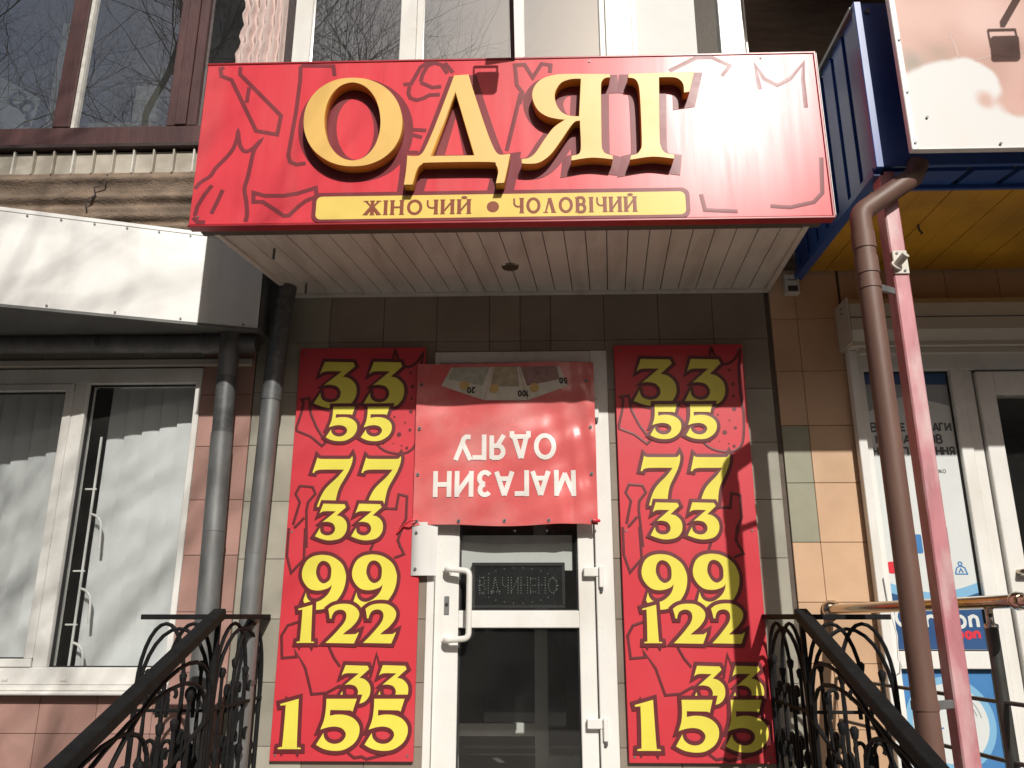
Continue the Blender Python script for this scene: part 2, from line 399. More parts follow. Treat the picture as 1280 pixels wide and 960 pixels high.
def densify(pl, step):
    out = []
    for a, b in zip(pl, pl[1:]):
        n = max(1, int(math.dist(a, b)/step))
        out += [(a[0]+(b[0]-a[0])*i/n, a[1]+(b[1]-a[1])*i/n) for i in range(n)]
    return out+[pl[-1]]
def closed_line(pl): return (math.dist(pl[0], pl[-1]) < 1e-6, pl)
DIGIT_SHAPES = {'3': [[(0.203,1.0,1),(0.884,0.983,1),(0.931,0.897,1),(0.649,0.674,1),(0.805,0.639),(0.95,0.525),(1.0,0.383),(0.971,0.213),(0.845,0.072),(0.646,0.011),(0.409,0.0),(0.202,0.04),(0.0,0.108,1),(0.145,0.334,1),(0.163,0.243),(0.226,0.172),(0.365,0.13),(0.516,0.152),(0.612,0.242),(0.621,0.355),(0.545,0.455),(0.44,0.492),(0.32,0.504),(0.212,0.493,1),(0.624,0.789,1),(0.315,0.795),(0.179,0.779),(0.097,0.733,1)]],'7': [[(0.102,0.975,1),(0.164,0.947),(0.402,0.942),(0.86,0.94),(0.945,0.954),(0.985,1.0,1),(1.0,0.943),(0.976,0.829),(0.906,0.684),(0.81,0.539),(0.714,0.396),(0.659,0.253),(0.612,0.009,1),(0.175,0.0,1),(0.184,0.04),(0.251,0.193),(0.345,0.336),(0.469,0.448),(0.621,0.561),(0.733,0.664),(0.795,0.73,1),(0.285,0.732),(0.151,0.724),(0.072,0.704),(0.043,0.666,1),(0.0,0.671,1)]],'9': [[(0.469,1.0),(0.635,0.976),(0.805,0.899),(0.917,0.802),(0.984,0.667),(1.0,0.571),(0.978,0.419),(0.907,0.267),(0.789,0.135),(0.657,0.056),(0.522,0.013),(0.361,0.0),(0.197,0.032),(0.052,0.107,1),(0.121,0.309,1),(0.146,0.23),(0.209,0.164),(0.327,0.135),(0.463,0.169),(0.595,0.258),(0.669,0.362),(0.692,0.453,1),(0.631,0.4),(0.495,0.358),(0.357,0.347),(0.215,0.372),(0.104,0.448),(0.025,0.553),(0.0,0.659),(0.019,0.765),(0.09,0.89),(0.213,0.967),(0.352,0.996)],[(0.489,0.889),(0.586,0.851),(0.651,0.764),(0.662,0.667),(0.643,0.553),(0.555,0.486),(0.474,0.48),(0.388,0.534),(0.329,0.63),(0.316,0.706),(0.343,0.812),(0.408,0.876)]],'1': [[(0.771,1.0,1),(0.823,0.101),(0.881,0.042),(0.997,0.026,1),(1.0,0.002,1),(0.033,0.0,1),(0.039,0.028,1),(0.164,0.047),(0.215,0.1),(0.237,0.817),(0.19,0.866),(0.015,0.86,1),(0.0,0.894,1)]],'2': [[(0.024,0.868,1),(0.142,0.942),(0.305,0.987),(0.503,1.0),(0.702,0.981),(0.871,0.902),(0.969,0.796),(0.981,0.691),(0.921,0.56),(0.765,0.403),(0.606,0.298),(0.512,0.225,1),(0.872,0.233),(0.942,0.259),(1.0,0.285,1),(0.956,0.181),(0.867,0.0,1),(0.0,0.012,1),(0.187,0.168),(0.405,0.376),(0.544,0.533),(0.593,0.665),(0.564,0.783),(0.461,0.844),(0.329,0.844),(0.216,0.796),(0.156,0.704),(0.134,0.625,1),(0.088,0.625,1),(0.053,0.77)]],'5': [[(0.181,0.998,1),(0.899,1.0,1),(0.813,0.748,1),(0.767,0.771),(0.65,0.776),(0.285,0.78,1),(0.284,0.669,1),(0.452,0.693),(0.657,0.682),(0.835,0.624),(0.958,0.52),(1.0,0.404),(0.974,0.266),(0.88,0.139),(0.699,0.035),(0.529,0.0),(0.326,0.006),(0.15,0.044),(0.0,0.113,1),(0.157,0.337,1),(0.187,0.24),(0.286,0.16),(0.433,0.13),(0.575,0.161),(0.67,0.253),(0.673,0.345),(0.586,0.426),(0.439,0.46),(0.265,0.448),(0.079,0.401,1),(0.153,0.587),(0.181,0.798)]]}
DIGIT_ROWS = [('3',0.1045,1.9239,0.2535,0.2906,0),('3',0.4045,1.9217,0.2388,0.29,0),('7',0.1261,1.3405,0.2311,0.2957,0),('7',0.4124,1.3394,0.2284,0.2951,0),('9',0.1062,0.7719,0.2503,0.2982,0),('9',0.3893,0.773,0.2535,0.2988,0),('3',0.3451,0.2828,0.1775,0.1989,0),('3',0.5489,0.2834,0.179,0.1986,0),('5',0.1911,1.7247,0.1823,0.2086,1),('5',0.3982,1.7234,0.1812,0.2083,1),('3',0.1663,1.1512,0.1799,0.2072,1),('3',0.3731,1.1507,0.1794,0.2069,1),('1',0.1004,0.5968,0.1004,0.2014,1),('2',0.2639,0.5943,0.1811,0.2094,1),('2',0.471,0.5945,0.1789,0.2102,1),('1',0.0391,0.0602,0.1278,0.2501,1),('5',0.2466,0.0537,0.2287,0.2574,1),('5',0.5052,0.0548,0.2279,0.257,1)]
BOARD_LINES = [(1,[(0.028,1.982),(0.076,1.989),(0.09,1.895),(0.13,1.81),(0.192,1.718),(0.17,1.697),(0.1,1.754),(0.014,1.789),(0.012,1.811),(0.034,1.896),(0.043,1.967)]),(0,[(0.579,2.295),(0.608,2.214),(0.66,2.177),(0.718,2.213),(0.767,2.271),(0.735,2.162),(0.731,2.018),(0.74,1.876),(0.729,1.737),(0.704,1.675),(0.648,1.648),(0.569,1.656),(0.517,1.683),(0.486,1.718)]),(0,[(0.579,2.295),(0.568,2.236),(0.555,2.207)]),(0,[(0.034,1.238),(0.064,1.368),(0.036,1.416),(0.057,1.462),(0.133,1.455),(0.151,1.416),(0.112,1.368),(0.106,1.32),(0.121,1.109)]),(0,[(0.005,1.221),(0.003,1.067),(0.043,0.971),(0.111,1.046),(0.106,1.221)]),(0,[(0.042,1.22),(0.097,1.279)]),(0,[(0.555,1.378),(0.56,1.33),(0.623,1.327),(0.635,1.411),(0.683,1.399),(0.682,1.271),(0.651,1.212),(0.642,1.154),(0.655,1.107)]),(0,[(0.662,1.219),(0.639,1.149),(0.677,1.073),(0.622,1.052)]),(0,[(0.507,1.149),(0.485,1.094)]),(0,[(0.128,0.714),(0.047,0.688),(0.016,0.635),(0.028,0.517),(0.108,0.524),(0.098,0.557),(0.16,0.466),(0.204,0.332),(0.285,0.339),(0.357,0.377)]),(0,[(0.283,0.576),(0.314,0.518),(0.351,0.473)]),(0,[(0.417,0.042),(0.452,0.018),(0.491,0.024),(0.518,0.012),(0.623,0.037)]),(0,[(0.518,0.416),(0.547,0.538),(0.571,0.467)])]
BOARD_DOTS = [(0.692,2.054,0.0107),(0.69,1.982,0.008),(0.688,1.902,0.0121),(0.623,1.763,0.0134),(0.686,1.79,0.0094),(0.671,1.682,0.0094),(0.591,1.87,0.0067),(0.678,2.14,0.008),(0.656,1.835,0.0054),(0.641,1.696,0.0054),(0.616,1.948,0.0067),(0.532,1.711,0.008),(0.589,1.71,0.004),(0.662,2.018,0.0067)]
SIGN_LETTERS = [[[(-0.669,3.975),(-0.671,3.93),(-0.678,3.89),(-0.691,3.854),(-0.709,3.82),(-0.733,3.791),(-0.76,3.767),(-0.792,3.748),(-0.828,3.734),(-0.866,3.726),(-0.909,3.724),(-0.951,3.727),(-0.991,3.737),(-1.028,3.752),(-1.062,3.773),(-1.093,3.798),(-1.12,3.828),(-1.142,3.862),(-1.159,3.9),(-1.171,3.94),(-1.177,3.985),(-1.177,4.03),(-1.171,4.071),(-1.159,4.109),(-1.141,4.143),(-1.118,4.174),(-1.09,4.199),(-1.057,4.22),(-1.021,4.235),(-0.981,4.243),(-0.937,4.245),(-0.893,4.241),(-0.852,4.231),(-0.814,4.214),(-0.78,4.193),(-0.749,4.166),(-0.722,4.134),(-0.701,4.099),(-0.685,4.06),(-0.674,4.019)],[(-0.78,3.98),(-0.78,3.943),(-0.784,3.907),(-0.791,3.875),(-0.801,3.845),(-0.814,3.819),(-0.83,3.797),(-0.848,3.779),(-0.868,3.766),(-0.89,3.759),(-0.913,3.756),(-0.937,3.76),(-0.959,3.768),(-0.981,3.782),(-1.001,3.8),(-1.019,3.823),(-1.035,3.85),(-1.049,3.88),(-1.059,3.913),(-1.067,3.948),(-1.071,3.986),(-1.072,4.024),(-1.069,4.059),(-1.063,4.093),(-1.053,4.124),(-1.04,4.151),(-1.024,4.174),(-1.005,4.193),(-0.985,4.206),(-0.962,4.214),(-0.938,4.217),(-0.914,4.213),(-0.891,4.204),(-0.869,4.19),(-0.848,4.17),(-0.83,4.146),(-0.814,4.119),(-0.801,4.087),(-0.791,4.054),(-0.784,4.018)]],[[(-0.407,4.247,1),(-0.334,4.251,1),(-0.317,4.187),(-0.282,4.066),(-0.235,3.911),(-0.206,3.829),(-0.186,3.789),(-0.165,3.775),(-0.118,3.779,1),(-0.128,3.713),(-0.147,3.618,1),(-0.187,3.616,1),(-0.179,3.655),(-0.176,3.685),(-0.188,3.719),(-0.221,3.736),(-0.524,3.738),(-0.561,3.729),(-0.585,3.697),(-0.604,3.616,1),(-0.646,3.616,1),(-0.638,3.703),(-0.635,3.779,1),(-0.587,3.776),(-0.566,3.786),(-0.545,3.821),(-0.495,3.962)],[(-0.399,4.152,1),(-0.295,3.774,1),(-0.52,3.774,1)]],[[(0.398,4.237,1),(0.398,4.218,1),(0.375,4.215),(0.357,4.198),(0.35,4.164),(0.346,4.009),(0.343,3.837),(0.346,3.797),(0.361,3.773),(0.396,3.76,1),(0.395,3.74,1),(0.291,3.751),(0.19,3.737,1),(0.193,3.762,1),(0.221,3.769),(0.235,3.784),(0.24,3.829),(0.238,3.965,1),(0.212,3.959),(0.185,3.926),(0.139,3.851),(0.085,3.772),(0.032,3.73),(-0.016,3.722),(-0.058,3.725,1),(-0.058,3.749,1),(-0.024,3.754),(0.011,3.783),(0.056,3.857),(0.105,3.927),(0.164,3.972,1),(0.119,3.978),(0.066,3.996),(0.022,4.036),(-0.002,4.104),(0.005,4.162),(0.041,4.211),(0.105,4.237),(0.187,4.243)],[(0.249,4.213,1),(0.199,4.212),(0.15,4.194),(0.121,4.154),(0.111,4.112),(0.12,4.06),(0.146,4.015),(0.186,3.994),(0.235,3.989,1)]],[[(0.495,4.237,1),(0.83,4.24,1),(0.8,4.123,1),(0.773,4.119,1),(0.772,4.166),(0.756,4.195),(0.725,4.211),(0.649,4.213,1),(0.635,3.871),(0.638,3.811),(0.649,3.781),(0.67,3.766),(0.702,3.76,1),(0.699,3.738,1),(0.595,3.751),(0.483,3.736,1),(0.488,3.759,1),(0.518,3.768),(0.536,3.791),(0.545,3.828),(0.548,4.005),(0.547,4.129),(0.54,4.181),(0.523,4.207),(0.492,4.214,1)]]]
SIGN_LINES = [(0,[(-1.676,4.381),(-1.665,4.324),(-1.608,4.299),(-1.447,3.984),(-1.334,3.96),(-1.323,4.073),(-1.565,4.333),(-1.567,4.385)]),(0,[(-1.656,4.383),(-1.674,4.364)]),(0,[(-1.508,4.251),(-1.513,4.156)]),(0,[(-1.241,4.377),(-1.237,4.291),(-1.244,4.111),(-1.266,3.838),(-1.253,3.797),(-1.219,3.781),(-1.172,3.788)]),(0,[(-1.241,4.383),(-1.065,4.373),(-1.054,4.31)]),(0,[(-1.749,3.65),(-1.71,3.686),(-1.662,3.722),(-1.638,3.769),(-1.591,3.827),(-1.558,3.881),(-1.544,3.94),(-1.542,3.984),(-1.53,3.918),(-1.509,3.874),(-1.484,3.863),(-1.452,3.884),(-1.415,3.929),(-1.447,3.873),(-1.457,3.798),(-1.466,3.713),(-1.477,3.645),(-1.462,3.577),(-1.451,3.504),(-1.455,3.448)]),(0,[(-1.647,3.669),(-1.683,3.612),(-1.71,3.55),(-1.718,3.498)]),(0,[(-1.589,3.642),(-1.609,3.579),(-1.634,3.507)]),(0,[(-1.726,3.488),(-1.7,3.462),(-1.661,3.451)]),(1,[(-1.429,3.623),(-1.366,3.604),(-1.272,3.603),(-1.197,3.616),(-1.11,3.646),(-1.102,3.597),(-1.156,3.572),(-1.192,3.541),(-1.235,3.492),(-1.262,3.489),(-1.322,3.533),(-1.377,3.57),(-1.424,3.571)]),(0,[(-0.684,4.25),(-0.644,4.252),(-0.623,4.296),(-0.596,4.355),(-0.564,4.39),(-0.531,4.395)]),(0,[(-0.651,4.237),(-0.656,4.195),(-0.644,4.165),(-0.611,4.152),(-0.575,4.163),(-0.543,4.182),(-0.489,4.184)]),(0,[(-0.593,4.265),(-0.584,4.312),(-0.559,4.363),(-0.524,4.392),(-0.486,4.369),(-0.452,4.313)]),(0,[(-0.593,4.261),(-0.53,4.227),(-0.483,4.233)]),(0,[(-0.468,4.388),(-0.423,4.317)]),(0,[(-0.051,4.181),(-0.084,4.233),(-0.094,4.356),(-0.043,4.359),(-0.0,4.277),(0.048,4.361),(0.095,4.352),(0.091,4.305)]),(0,[(-0.051,4.181),(-0.069,4.118)]),(0,[(-0.627,3.975),(-0.554,3.969)]),(0,[(-0.626,3.944),(-0.575,3.928)]),(0,[(-0.645,3.841),(-0.591,3.84)]),(0,[(-0.064,4.182),(-0.137,3.84)]),(0,[(0.719,4.302),(0.862,4.388),(0.945,4.403),(1.036,4.327),(0.99,4.264)]),(0,[(1.406,4.064),(1.407,4.238),(1.419,4.334),(1.342,4.24),(1.271,4.201),(1.207,4.243),(1.166,4.332),(1.173,4.243),(1.181,4.18)]),(0,[(1.175,3.505),(1.271,3.496),(1.39,3.523),(1.437,3.573),(1.453,3.773)]),(0,[(0.837,3.576),(0.851,3.488),(1.012,3.478)])]
FONT['Ж'] = (1.0, [[(.5, 0), (.5, 1)], [(.02, .98), (.5, .5)], [(.98, .98), (.5, .5)], [(0, .02), (.46, .55)], [(1, .02), (.54, .55)]])
FONT['Й'] = (.72, FONT['И'][1]+[_el(.38, 1.28, .14, .14, 200, 340, 6)])
FONT['Λ'] = (.74, [[(.04, 0), (.36, 1)], [(.36, 1), (.70, 0)]])

# ================================================================== the setting
from_data('ground', [(-120, -160, 0), (120, -160, 0), (120, 60, 0), (-120, 60, 0)], [(0, 1, 2, 3)], 'paving', kind='structure')
st = from_bm('entrance_steps', bmesh.new(), 'concrete', kind='structure')
bm = bmesh.new()
bm_box(bm, -1.96, 1.74, -.72, -.001, .0, .55, .01)
for i in range(3): bm_box(bm, -1.60, 1.34, -.72-.36*(i+1), -.72-.36*i-.0005, 0, .55-.1375*(i+1), .008)
bm.to_mesh(st.data); bm.free()

# ------------------------------------------------------------------ the building
bld = thing('apartment_building', 'apartment block with tiled ground-floor shops and glazed balconies above', 'building', (0, 0.15, 0))
DOOR = (-.62, .43, .55, 3.09); LWIN = (-4.2, -2.02, 1.13, 3.0); RWIN = (1.865, 3.7, .30, 3.07)
Y0, Y1 = .014, .32
def wall(x0, x1, z0, z1, m='grout', y0=Y0, y1=Y1): return box('wall', x0, x1, y0, y1, z0, z1, m, bld, 0)
wall(-6, LWIN[0], 0, 3.6); wall(LWIN[0], LWIN[1], 0, LWIN[2]); wall(LWIN[0], LWIN[1], LWIN[3], 3.6)
wall(LWIN[1], DOOR[0], 0, 3.6); wall(DOOR[0], DOOR[1], 0, DOOR[2]-.01); wall(DOOR[0], DOOR[1], DOOR[3], 3.6); wall(DOOR[1], RWIN[0], 0, 3.6)
wall(RWIN[0], RWIN[1], 0, RWIN[2]); wall(RWIN[0], RWIN[1], RWIN[3], 3.6); wall(RWIN[1], 6, 0, 3.6)
wall(1.41, 6, 3.6, 9.5, 'brick_dark', .0, .32); wall(-6.1, 1.41, 3.6, 9.5, 'balcony_back', .90, 1.2); wall(-6.1, -6.0, 3.6, 9.5, 'brick_dark', .0, .9)
# rooms behind the shop fronts
box('floor', -6, 6, .32, 3.4, .40, .54, 'interior_floor', bld, 0); box('ceiling', -6, 6, .32, 3.4, 3.30, 3.45, 'interior', bld, 0)
box('interior_wall', -6, 6, 3.4, 3.55, .40, 3.45, 'interior', bld, 0)
for x in (-1.75, 1.5): box('interior_wall', x, x+.1, .32, 3.4, .54, 3.30, 'interior', bld, 0)
for x in (-6, 5.9): box('interior_wall', x, x+.1, .32, 3.4, .54, 3.30, 'interior', bld, 0)

G = .0026
def tile(x0, x1, z0, z1, m, d=None):
    if x1-x0 < .02 or z1-z0 < .02: return
    d = random.uniform(-.0012, .0012) if d is None else d
    box('wall_tile', x0+G/2, x1-G/2, .0+d, .018, z0+G/2, z1-G/2, m, bld, .002)
rows = [3.465, 3.157, 2.844, 2.519, 2.187, 1.859, 1.531, 1.199, .877, .555]
cols = [-1.70, -1.55, -1.262, -.929, -.602, -.277, -.09, .096, .423, .754, 1.083, 1.405]
cols2 = [-1.70, -1.55, -1.262, -.929, -.62, .43, .754, 1.083, 1.405]
for i in range(len(rows)-1):
    z1, z0 = rows[i], rows[i+1]
    if i == 0:
        for a, b in zip(cols, cols[1:]): tile(a, b, z0, z1, 'tile_brown' if a > -1.5 else 'tile_grey')
    elif i == 1:
        for a, b in zip(cols, cols[1:]):
            inside = a >= -.61 and b <= .43
            tile(a, b, max(z0, 3.092) if inside else z0, z1, 'tile_brown' if a > -1.5 else 'tile_grey')
    else:
        for a, b in zip(cols2, cols2[1:]):
            if a < -.63 or a > .42: tile(a, b, z0, z1, 'tile_brown' if -1.3 < a < .9 else 'tile_grey')
# pink wall round the left-hand window
prow = [3.47, 3.15, 2.832, 2.515, 2.197, 1.881, 1.569, 1.25, .935, .62, .30, .0]
for i in range(len(prow)-1): tile(-2.02, -1.705, prow[i+1], prow[i], 'tile_pink')
pc = [-2.02, -2.096, -2.405, -2.724, -3.04, -3.36, -3.68, -4.0, -4.3]
for a, b in zip(pc[1:], pc):
    for z0, z1 in ((.935, 1.128), (.62, .935), (.30, .62), (.0, .30)): tile(a, b, z0, z1, 'tile_pink')
for a, b in zip(pc[1:], pc): tile(a, b, 3.06, 3.30, 'tile_grey')
# orange wall of the shop on the right
orow = [3.60, 3.28, 2.95, 2.617, 2.28, 1.945, 1.62, 1.30, .97, .64, .31, 0]
for i in range(len(orow)-1):
    tile(1.435, 1.592, orow[i+1], orow[i], 'tile_olive' if i in (3, 4) else 'tile_orange')
    tile(1.592, 1.855, orow[i+1], orow[i], 'tile_orange')
for i in range(2):
    for a in range(6): tile(1.87+.32*a, 1.87+.32*(a+1), orow[i+1] if i else 3.28, orow[i], 'tile_orange')
# unseen slab added further up to shade the brickwork over the neighbouring canopy
box('shade_slab', 1.64, 5.5, -1.35, -.001, 5.95, 6.15, 'concrete', bld, .01)

# ---- shop door
d = box('door', -.44, .232, .028, .097, .565, .70, 'pvc', bld, .004)      # bottom rail of the leaf carries the rest
def dp(name, x0, x1, y0, y1, z0, z1, m='pvc', bev=.004): return box(name, x0, x1, y0, y1, z0, z1, m, d, bev)
# fixed frame
dp('frame', DOOR[0], DOOR[0]+.042, .0, .10, .56, 3.09); dp('frame', .330, DOOR[1], -.004, .10, .56, 3.09); dp('frame', DOOR[0]+.042, .33, .0, .10, 3.02, 3.09)
# leaf stiles and rails
dp('stile', DOOR[0]+.045, -.4405, .028, .097, .565, 3.015); dp('stile', .2325, .327, .028, .097, .565, 3.015)
dp('rail', -.44, .232, .028, .097, 1.484, 1.577); dp('rail', -.44, .232, .028, .097, 2.92, 3.015)
for z0, z1 in ((.70, 1.484), (1.577, 2.92)):
    dp('pane', -.44, .232, .060, .064, z0, z1, 'glass_door', 0)
    for q in ((-.44, -.432, z0, z1), (.224, .232, z0, z1), (-.432, .224, z0, z0+.007), (-.432, .224, z1-.007, z1)):
        dp('seal', q[0], q[1], .050, .068, q[2], q[3], 'pvc_seal', 0)
h = [(-.505, .028, 1.80), (-.505, -.035, 1.80), (-.375, -.05, 1.79), (-.375, -.05, 1.43), (-.505, -.035, 1.42), (-.505, .028, 1.42)]
hp = [h[0]]
for i in range(1, 5): hp += arc_bend(h[i-1], h[i], h[i+1], .035, 5)
hp.append(h[5])
tube('handle', [Vector(p) for p in hp], .0165, 'pvc', d, 12)
for z in (1.80, 1.42): tube('handle_rose', [(-.505, .029, z), (-.505, .018, z)], .026, 'pvc', d, 16)
dp('lock_plate', -.520, -.492, .022, .0285, 1.555, 1.655, 'galv', .002); tube('keyhole', [(-.506, .024, 1.61), (-.506, .017, 1.61)], .009, 'pvc_seal', d, 12)
for z in (2.72, 1.755, .965):
    dp('hinge', .262, .345, -.010, .0275, z+.005, z+.055); dp('hinge', .346, .372, -.026, -.0045, z-.055, z+.06); tube('hinge_pin', [(.359, -.016, z-.075), (.359, -.016, z-.055)], .009, 'galv_dark', d, 10)
for x, z in ((-.125, 2.02), (.06, 2.02)): tube('rivet', [(x, .061, z), (x, .052, z)], .007, 'pvc', d, 8)
# inner door and trim inside the vestibule
ind = box('inner_door', -.02, .07, 1.15, 1.21, .54, 2.9, 'pvc', bld, .004)
for q in ((-.62, -.53, .54, 2.9), (.43, .52, .54, 2.9), (-.53, -.02, 2.78, 2.9), (.07, .43, 2.78, 2.9), (-.53, -.02, .78, .86), (.07, .43, .54, .66)):
    box('frame', q[0], q[1], 1.15, 1.21, q[2], q[3], 'pvc', ind, .004)
for a, b in ((-.53, -.02), (.07, .43)): box('pane', a, b, 1.175, 1.18, .66, 2.78, 'glass_door', ind, 0)

# ---- left shop window
lw = box('window', LWIN[0], LWIN[1], -.012, .09, 2.905, 3.0, 'pvc', bld, .004)
def wp(p, name, x0, x1, y0, y1, z0, z1, m='pvc', bev=.004): return box(name, x0, x1, y0, y1, z0, z1, m, p, bev)
wp(lw, 'frame', LWIN[0], LWIN[1], -.012, .09, 1.185, 1.275); wp(lw, 'frame', -2.055, LWIN[1], -.0125, .09, 1.275, 2.905)
wp(lw, 'mullion', -2.795, -2.715, -.012, .09, 1.275, 2.905); wp(lw, 'frame', -4.2, -4.12, -.012, .09, 1.275, 2.905)
wp(lw, 'sash', -4.12, -2.80, -.020, .06, 2.86, 2.904); wp(lw, 'sash', -4.12, -2.80, -.020, .06, 1.276, 1.32); wp(lw, 'sash', -2.845, -2.795, -.020, .06, 1.32, 2.86)
wp(lw, 'sill', -4.25, -2.0, -.075, -.0125, 1.135, 1.155, bev=.006); wp(lw, 'sill', -4.2, -2.02, -.030, .09, 1.156, 1.184)
wp(lw, 'pane', -4.12, -2.845, .030, .034, 1.32, 2.86, 'glass', 0); wp(lw, 'pane', -2.715, -2.055, .040, .044, 1.275, 2.905, 'glass', 0)
for q in ((-2.715, -2.709, 1.275, 2.905), (-2.061, -2.055, 1.275, 2.905), (-2.709, -2.061, 2.899, 2.905), (-2.709, -2.061, 1.275, 1.281)):
    wp(lw, 'seal', q[0], q[1], .022, .050, q[2], q[3], 'pvc_seal', 0)
for q in ((-2.851, -2.845, 1.32, 2.86), (-4.12, -2.851, 2.854, 2.86), (-4.12, -2.851, 1.32, 1.326)): wp(lw, 'seal', q[0], q[1], .012, .040, q[2], q[3], 'pvc_seal', 0)
for x in (-2.62, -2.95): wp(lw, 'drain_cap', x, x+.035, -.018, -.012, 1.205, 1.22, 'white_sheet', .001)
box('frieze', -4.3, -1.72, -.03, .013, 3.01, 3.055, 'cream_box', bld, .006)

# ---- right shop front
rw = box('shop_front', RWIN[0], 3.7, -.015, .09, 2.945, 3.07, 'pvc', bld, .004)
for q in ((1.865, 1.945, .31, 2.945), (2.445, 2.515, .31, 2.945), (2.517, 2.578, .31, 2.945)): wp(rw, 'frame', q[0], q[1], -.015+(.012 if q[0] == 2.517 else 0), .09, q[2], q[3])
wp(rw, 'rail', 1.945, 2.445, -.014, .09, 1.275, 1.365); wp(rw, 'rail', 1.945, 2.445, -.014, .09, .31, .45)
wp(rw, 'door_stile', 2.588, 2.685, -.028, .08, .33, 2.93); wp(rw, 'door_rail', 2.685, 3.6, -.028, .08, 2.79, 2.93); wp(rw, 'door_rail', 2.685, 3.6, -.028, .08, .33, .6)
wp(rw, 'pane', 2.685, 3.6, .02, .024, .6, 2.79, 'glass_door', 0)
for z0, z1 in ((.45, 1.275), (1.365, 2.945)):
    wp(rw, 'pane', 1.945, 2.445, .030, .034, z0, z1, 'glass_door', 0)
    for q in ((1.945, 1.952, z0, z1), (2.438, 2.445, z0, z1), (1.952, 2.438, z0, z0+.007), (1.952, 2.438, z1-.007, z1)): wp(rw, 'seal', q[0], q[1], .016, .036, q[2], q[3], 'pvc_seal', 0)
for z in (1.78, 1.48): tube('door_handle', [(2.64, -.03, z), (2.64, -.075, z), (2.70, -.075, z), (2.78, -.075, z)], .016, 'steel', rw, 10)

# ---- glazed balcony over the sign (white plastic)
bal = box('white_balcony', -1.54, 1.405, -.26, .90, 3.85, 4.74, 'white_sheet', bld, .006)
ZS, ZE = 4.745, 6.8
for q in ((-1.546, -1.436), (-.853, -.749), (-.145, -.053), (.468, .636), (1.192, 1.343)): wp(bal, 'post', q[0], q[1], -.30, -.22, ZS, ZE)
for q in ((-.748, -.707), (.430, .4675), (.6365, .674)): wp(bal, 'sash', q[0], q[1], -.288, -.23, ZS, ZE)
prism('corner_cover', [(1.344, -.295), (1.405, -.15), (1.405, -.10), (1.344, -.22)], ZS, ZE, 'cream_box', bal)
for q, g in (((-1.436, -.853), 'glass_old'), ((-.707, -.145), 'glass_sky'), ((-.053, .430), 'glass_sky'), ((.674, 1.192), 'glass')): wp(bal, 'pane', q[0], q[1], -.262, -.258, ZS, ZE, g, 0)
wp(bal, 'roof', -1.546, 1.405, -.32, .90, ZE+.001, ZE+.1)
wp(bal, 'side_wall', 1.325, 1.395, -.20, .90, ZS, ZE); wp(bal, 'side_wall', -1.54, -1.50, -.20, .90, ZS, ZE)
wp(bal, 'back_board', -.77, -.11, .05, .07, ZS, ZE-.1, 'concrete', 0)

# ---- older wooden balcony at the left
wb = box('wooden_balcony', -6.0, -1.56, -.20, .90, 3.83, 4.325, 'concrete', bld, .004)
wp(wb, 'bottom_rail', -6.0, -1.56, -.30, -.22, 4.360, 4.503, 'wood_brown'); wp(wb, 'sill', -6.0, -1.56, -.345, -.195, 4.329, 4.358, 'wood_dark')
for x in (-4.63, -3.03): wp(wb, 'mullion', x, x+.11, -.305, -.23, 4.504, ZE, 'wood_brown')
wp(wb, 'putty_bead', -2.919, -2.896, -.29, -.26, 4.504, ZE, 'putty', .002)
for x0, x1, y in ((-2.303, -2.248, -.30), (-2.247, -2.176, -.312), (-2.175, -2.115, -.30)): wp(wb, 'post', x0, x1, y, -.22, 4.504, ZE, 'wood_brown')
wp(wb, 'post', -1.600, -1.548, -.29, -.22, 4.504, ZE, 'wood_dark')
for x0, x1 in ((-4.52, -3.03), (-2.896, -2.303), (-2.115, -1.600)): wp(wb, 'pane', x0, x1, -.264, -.260, 4.503, ZE, 'glass' if x0 > -2.2 else 'glass_old', 0)
wp(wb, 'roof', -6.0, -1.56, -.32, .90, ZE+.001, ZE+.1, 'concrete')
# inner window seen through the glass
for q in ((-3.31, -2.53, 4.62, 4.70), (-2.67, -2.51, 4.70, 4.98), (-2.51, -1.76, 4.62, 4.67), (-3.25, -3.195, 4.70, 5.5)): wp(wb, 'inner_frame', q[0], q[1], -.06, -.02, q[2], q[3], 'putty', .004)
# ribbed white band and moulded cornice under the wooden window
k = 0; x = -5.6
while x < -1.80:
    wp(wb, 'band_panel', x, x+.114, -.300-random.uniform(0, .003), -.21, 4.166, 4.318, 'panel_cream', .003)
    wp(wb, 'band_rib', x+.1145, x+.1245, -.324-random.uniform(0, .004), -.21, 4.160, 4.325, 'panel_cream' if k % 3 else 'putty', .002)
    x += .1255; k += 1
prof = [(-.20, 4.165)]
for i in range(41):
    t = i/40; z = 4.163-t*.47
    prof.append((-.318-.026*abs(math.sin(t*math.pi*4.3))+.04*t+(.006*math.sin(t*47)), z))
prof.append((-.18, 3.69))
vs = []; fs = []; nx = 90; npf = len(prof)
for i in range(nx+1):
    x = -5.6+(3.80)*i/nx
    for (y, z) in prof:
        wob = .0035*math.sin(x*9+z*31)+.003*math.sin(x*23+z*11)
        vs.append((x, y+wob, z+wob*.5))
for i in range(nx):
    for j in range(npf-1): fs.append((i*npf+j, i*npf+j+1, (i+1)*npf+j+1, (i+1)*npf+j))
fs.append(tuple(nx*npf+j for j in range(npf)))
from_data('cornice', vs, fs, 'cornice', wb, smooth=True)
ribbons('crack', [(False, [(-2.60, 4.14), (-2.61, 4.07), (-2.67, 4.05), (-2.655, 4.00), (-2.71, 3.965), (-2.70, 3.91)])], .010, -.342, 'wood_dark', wb)

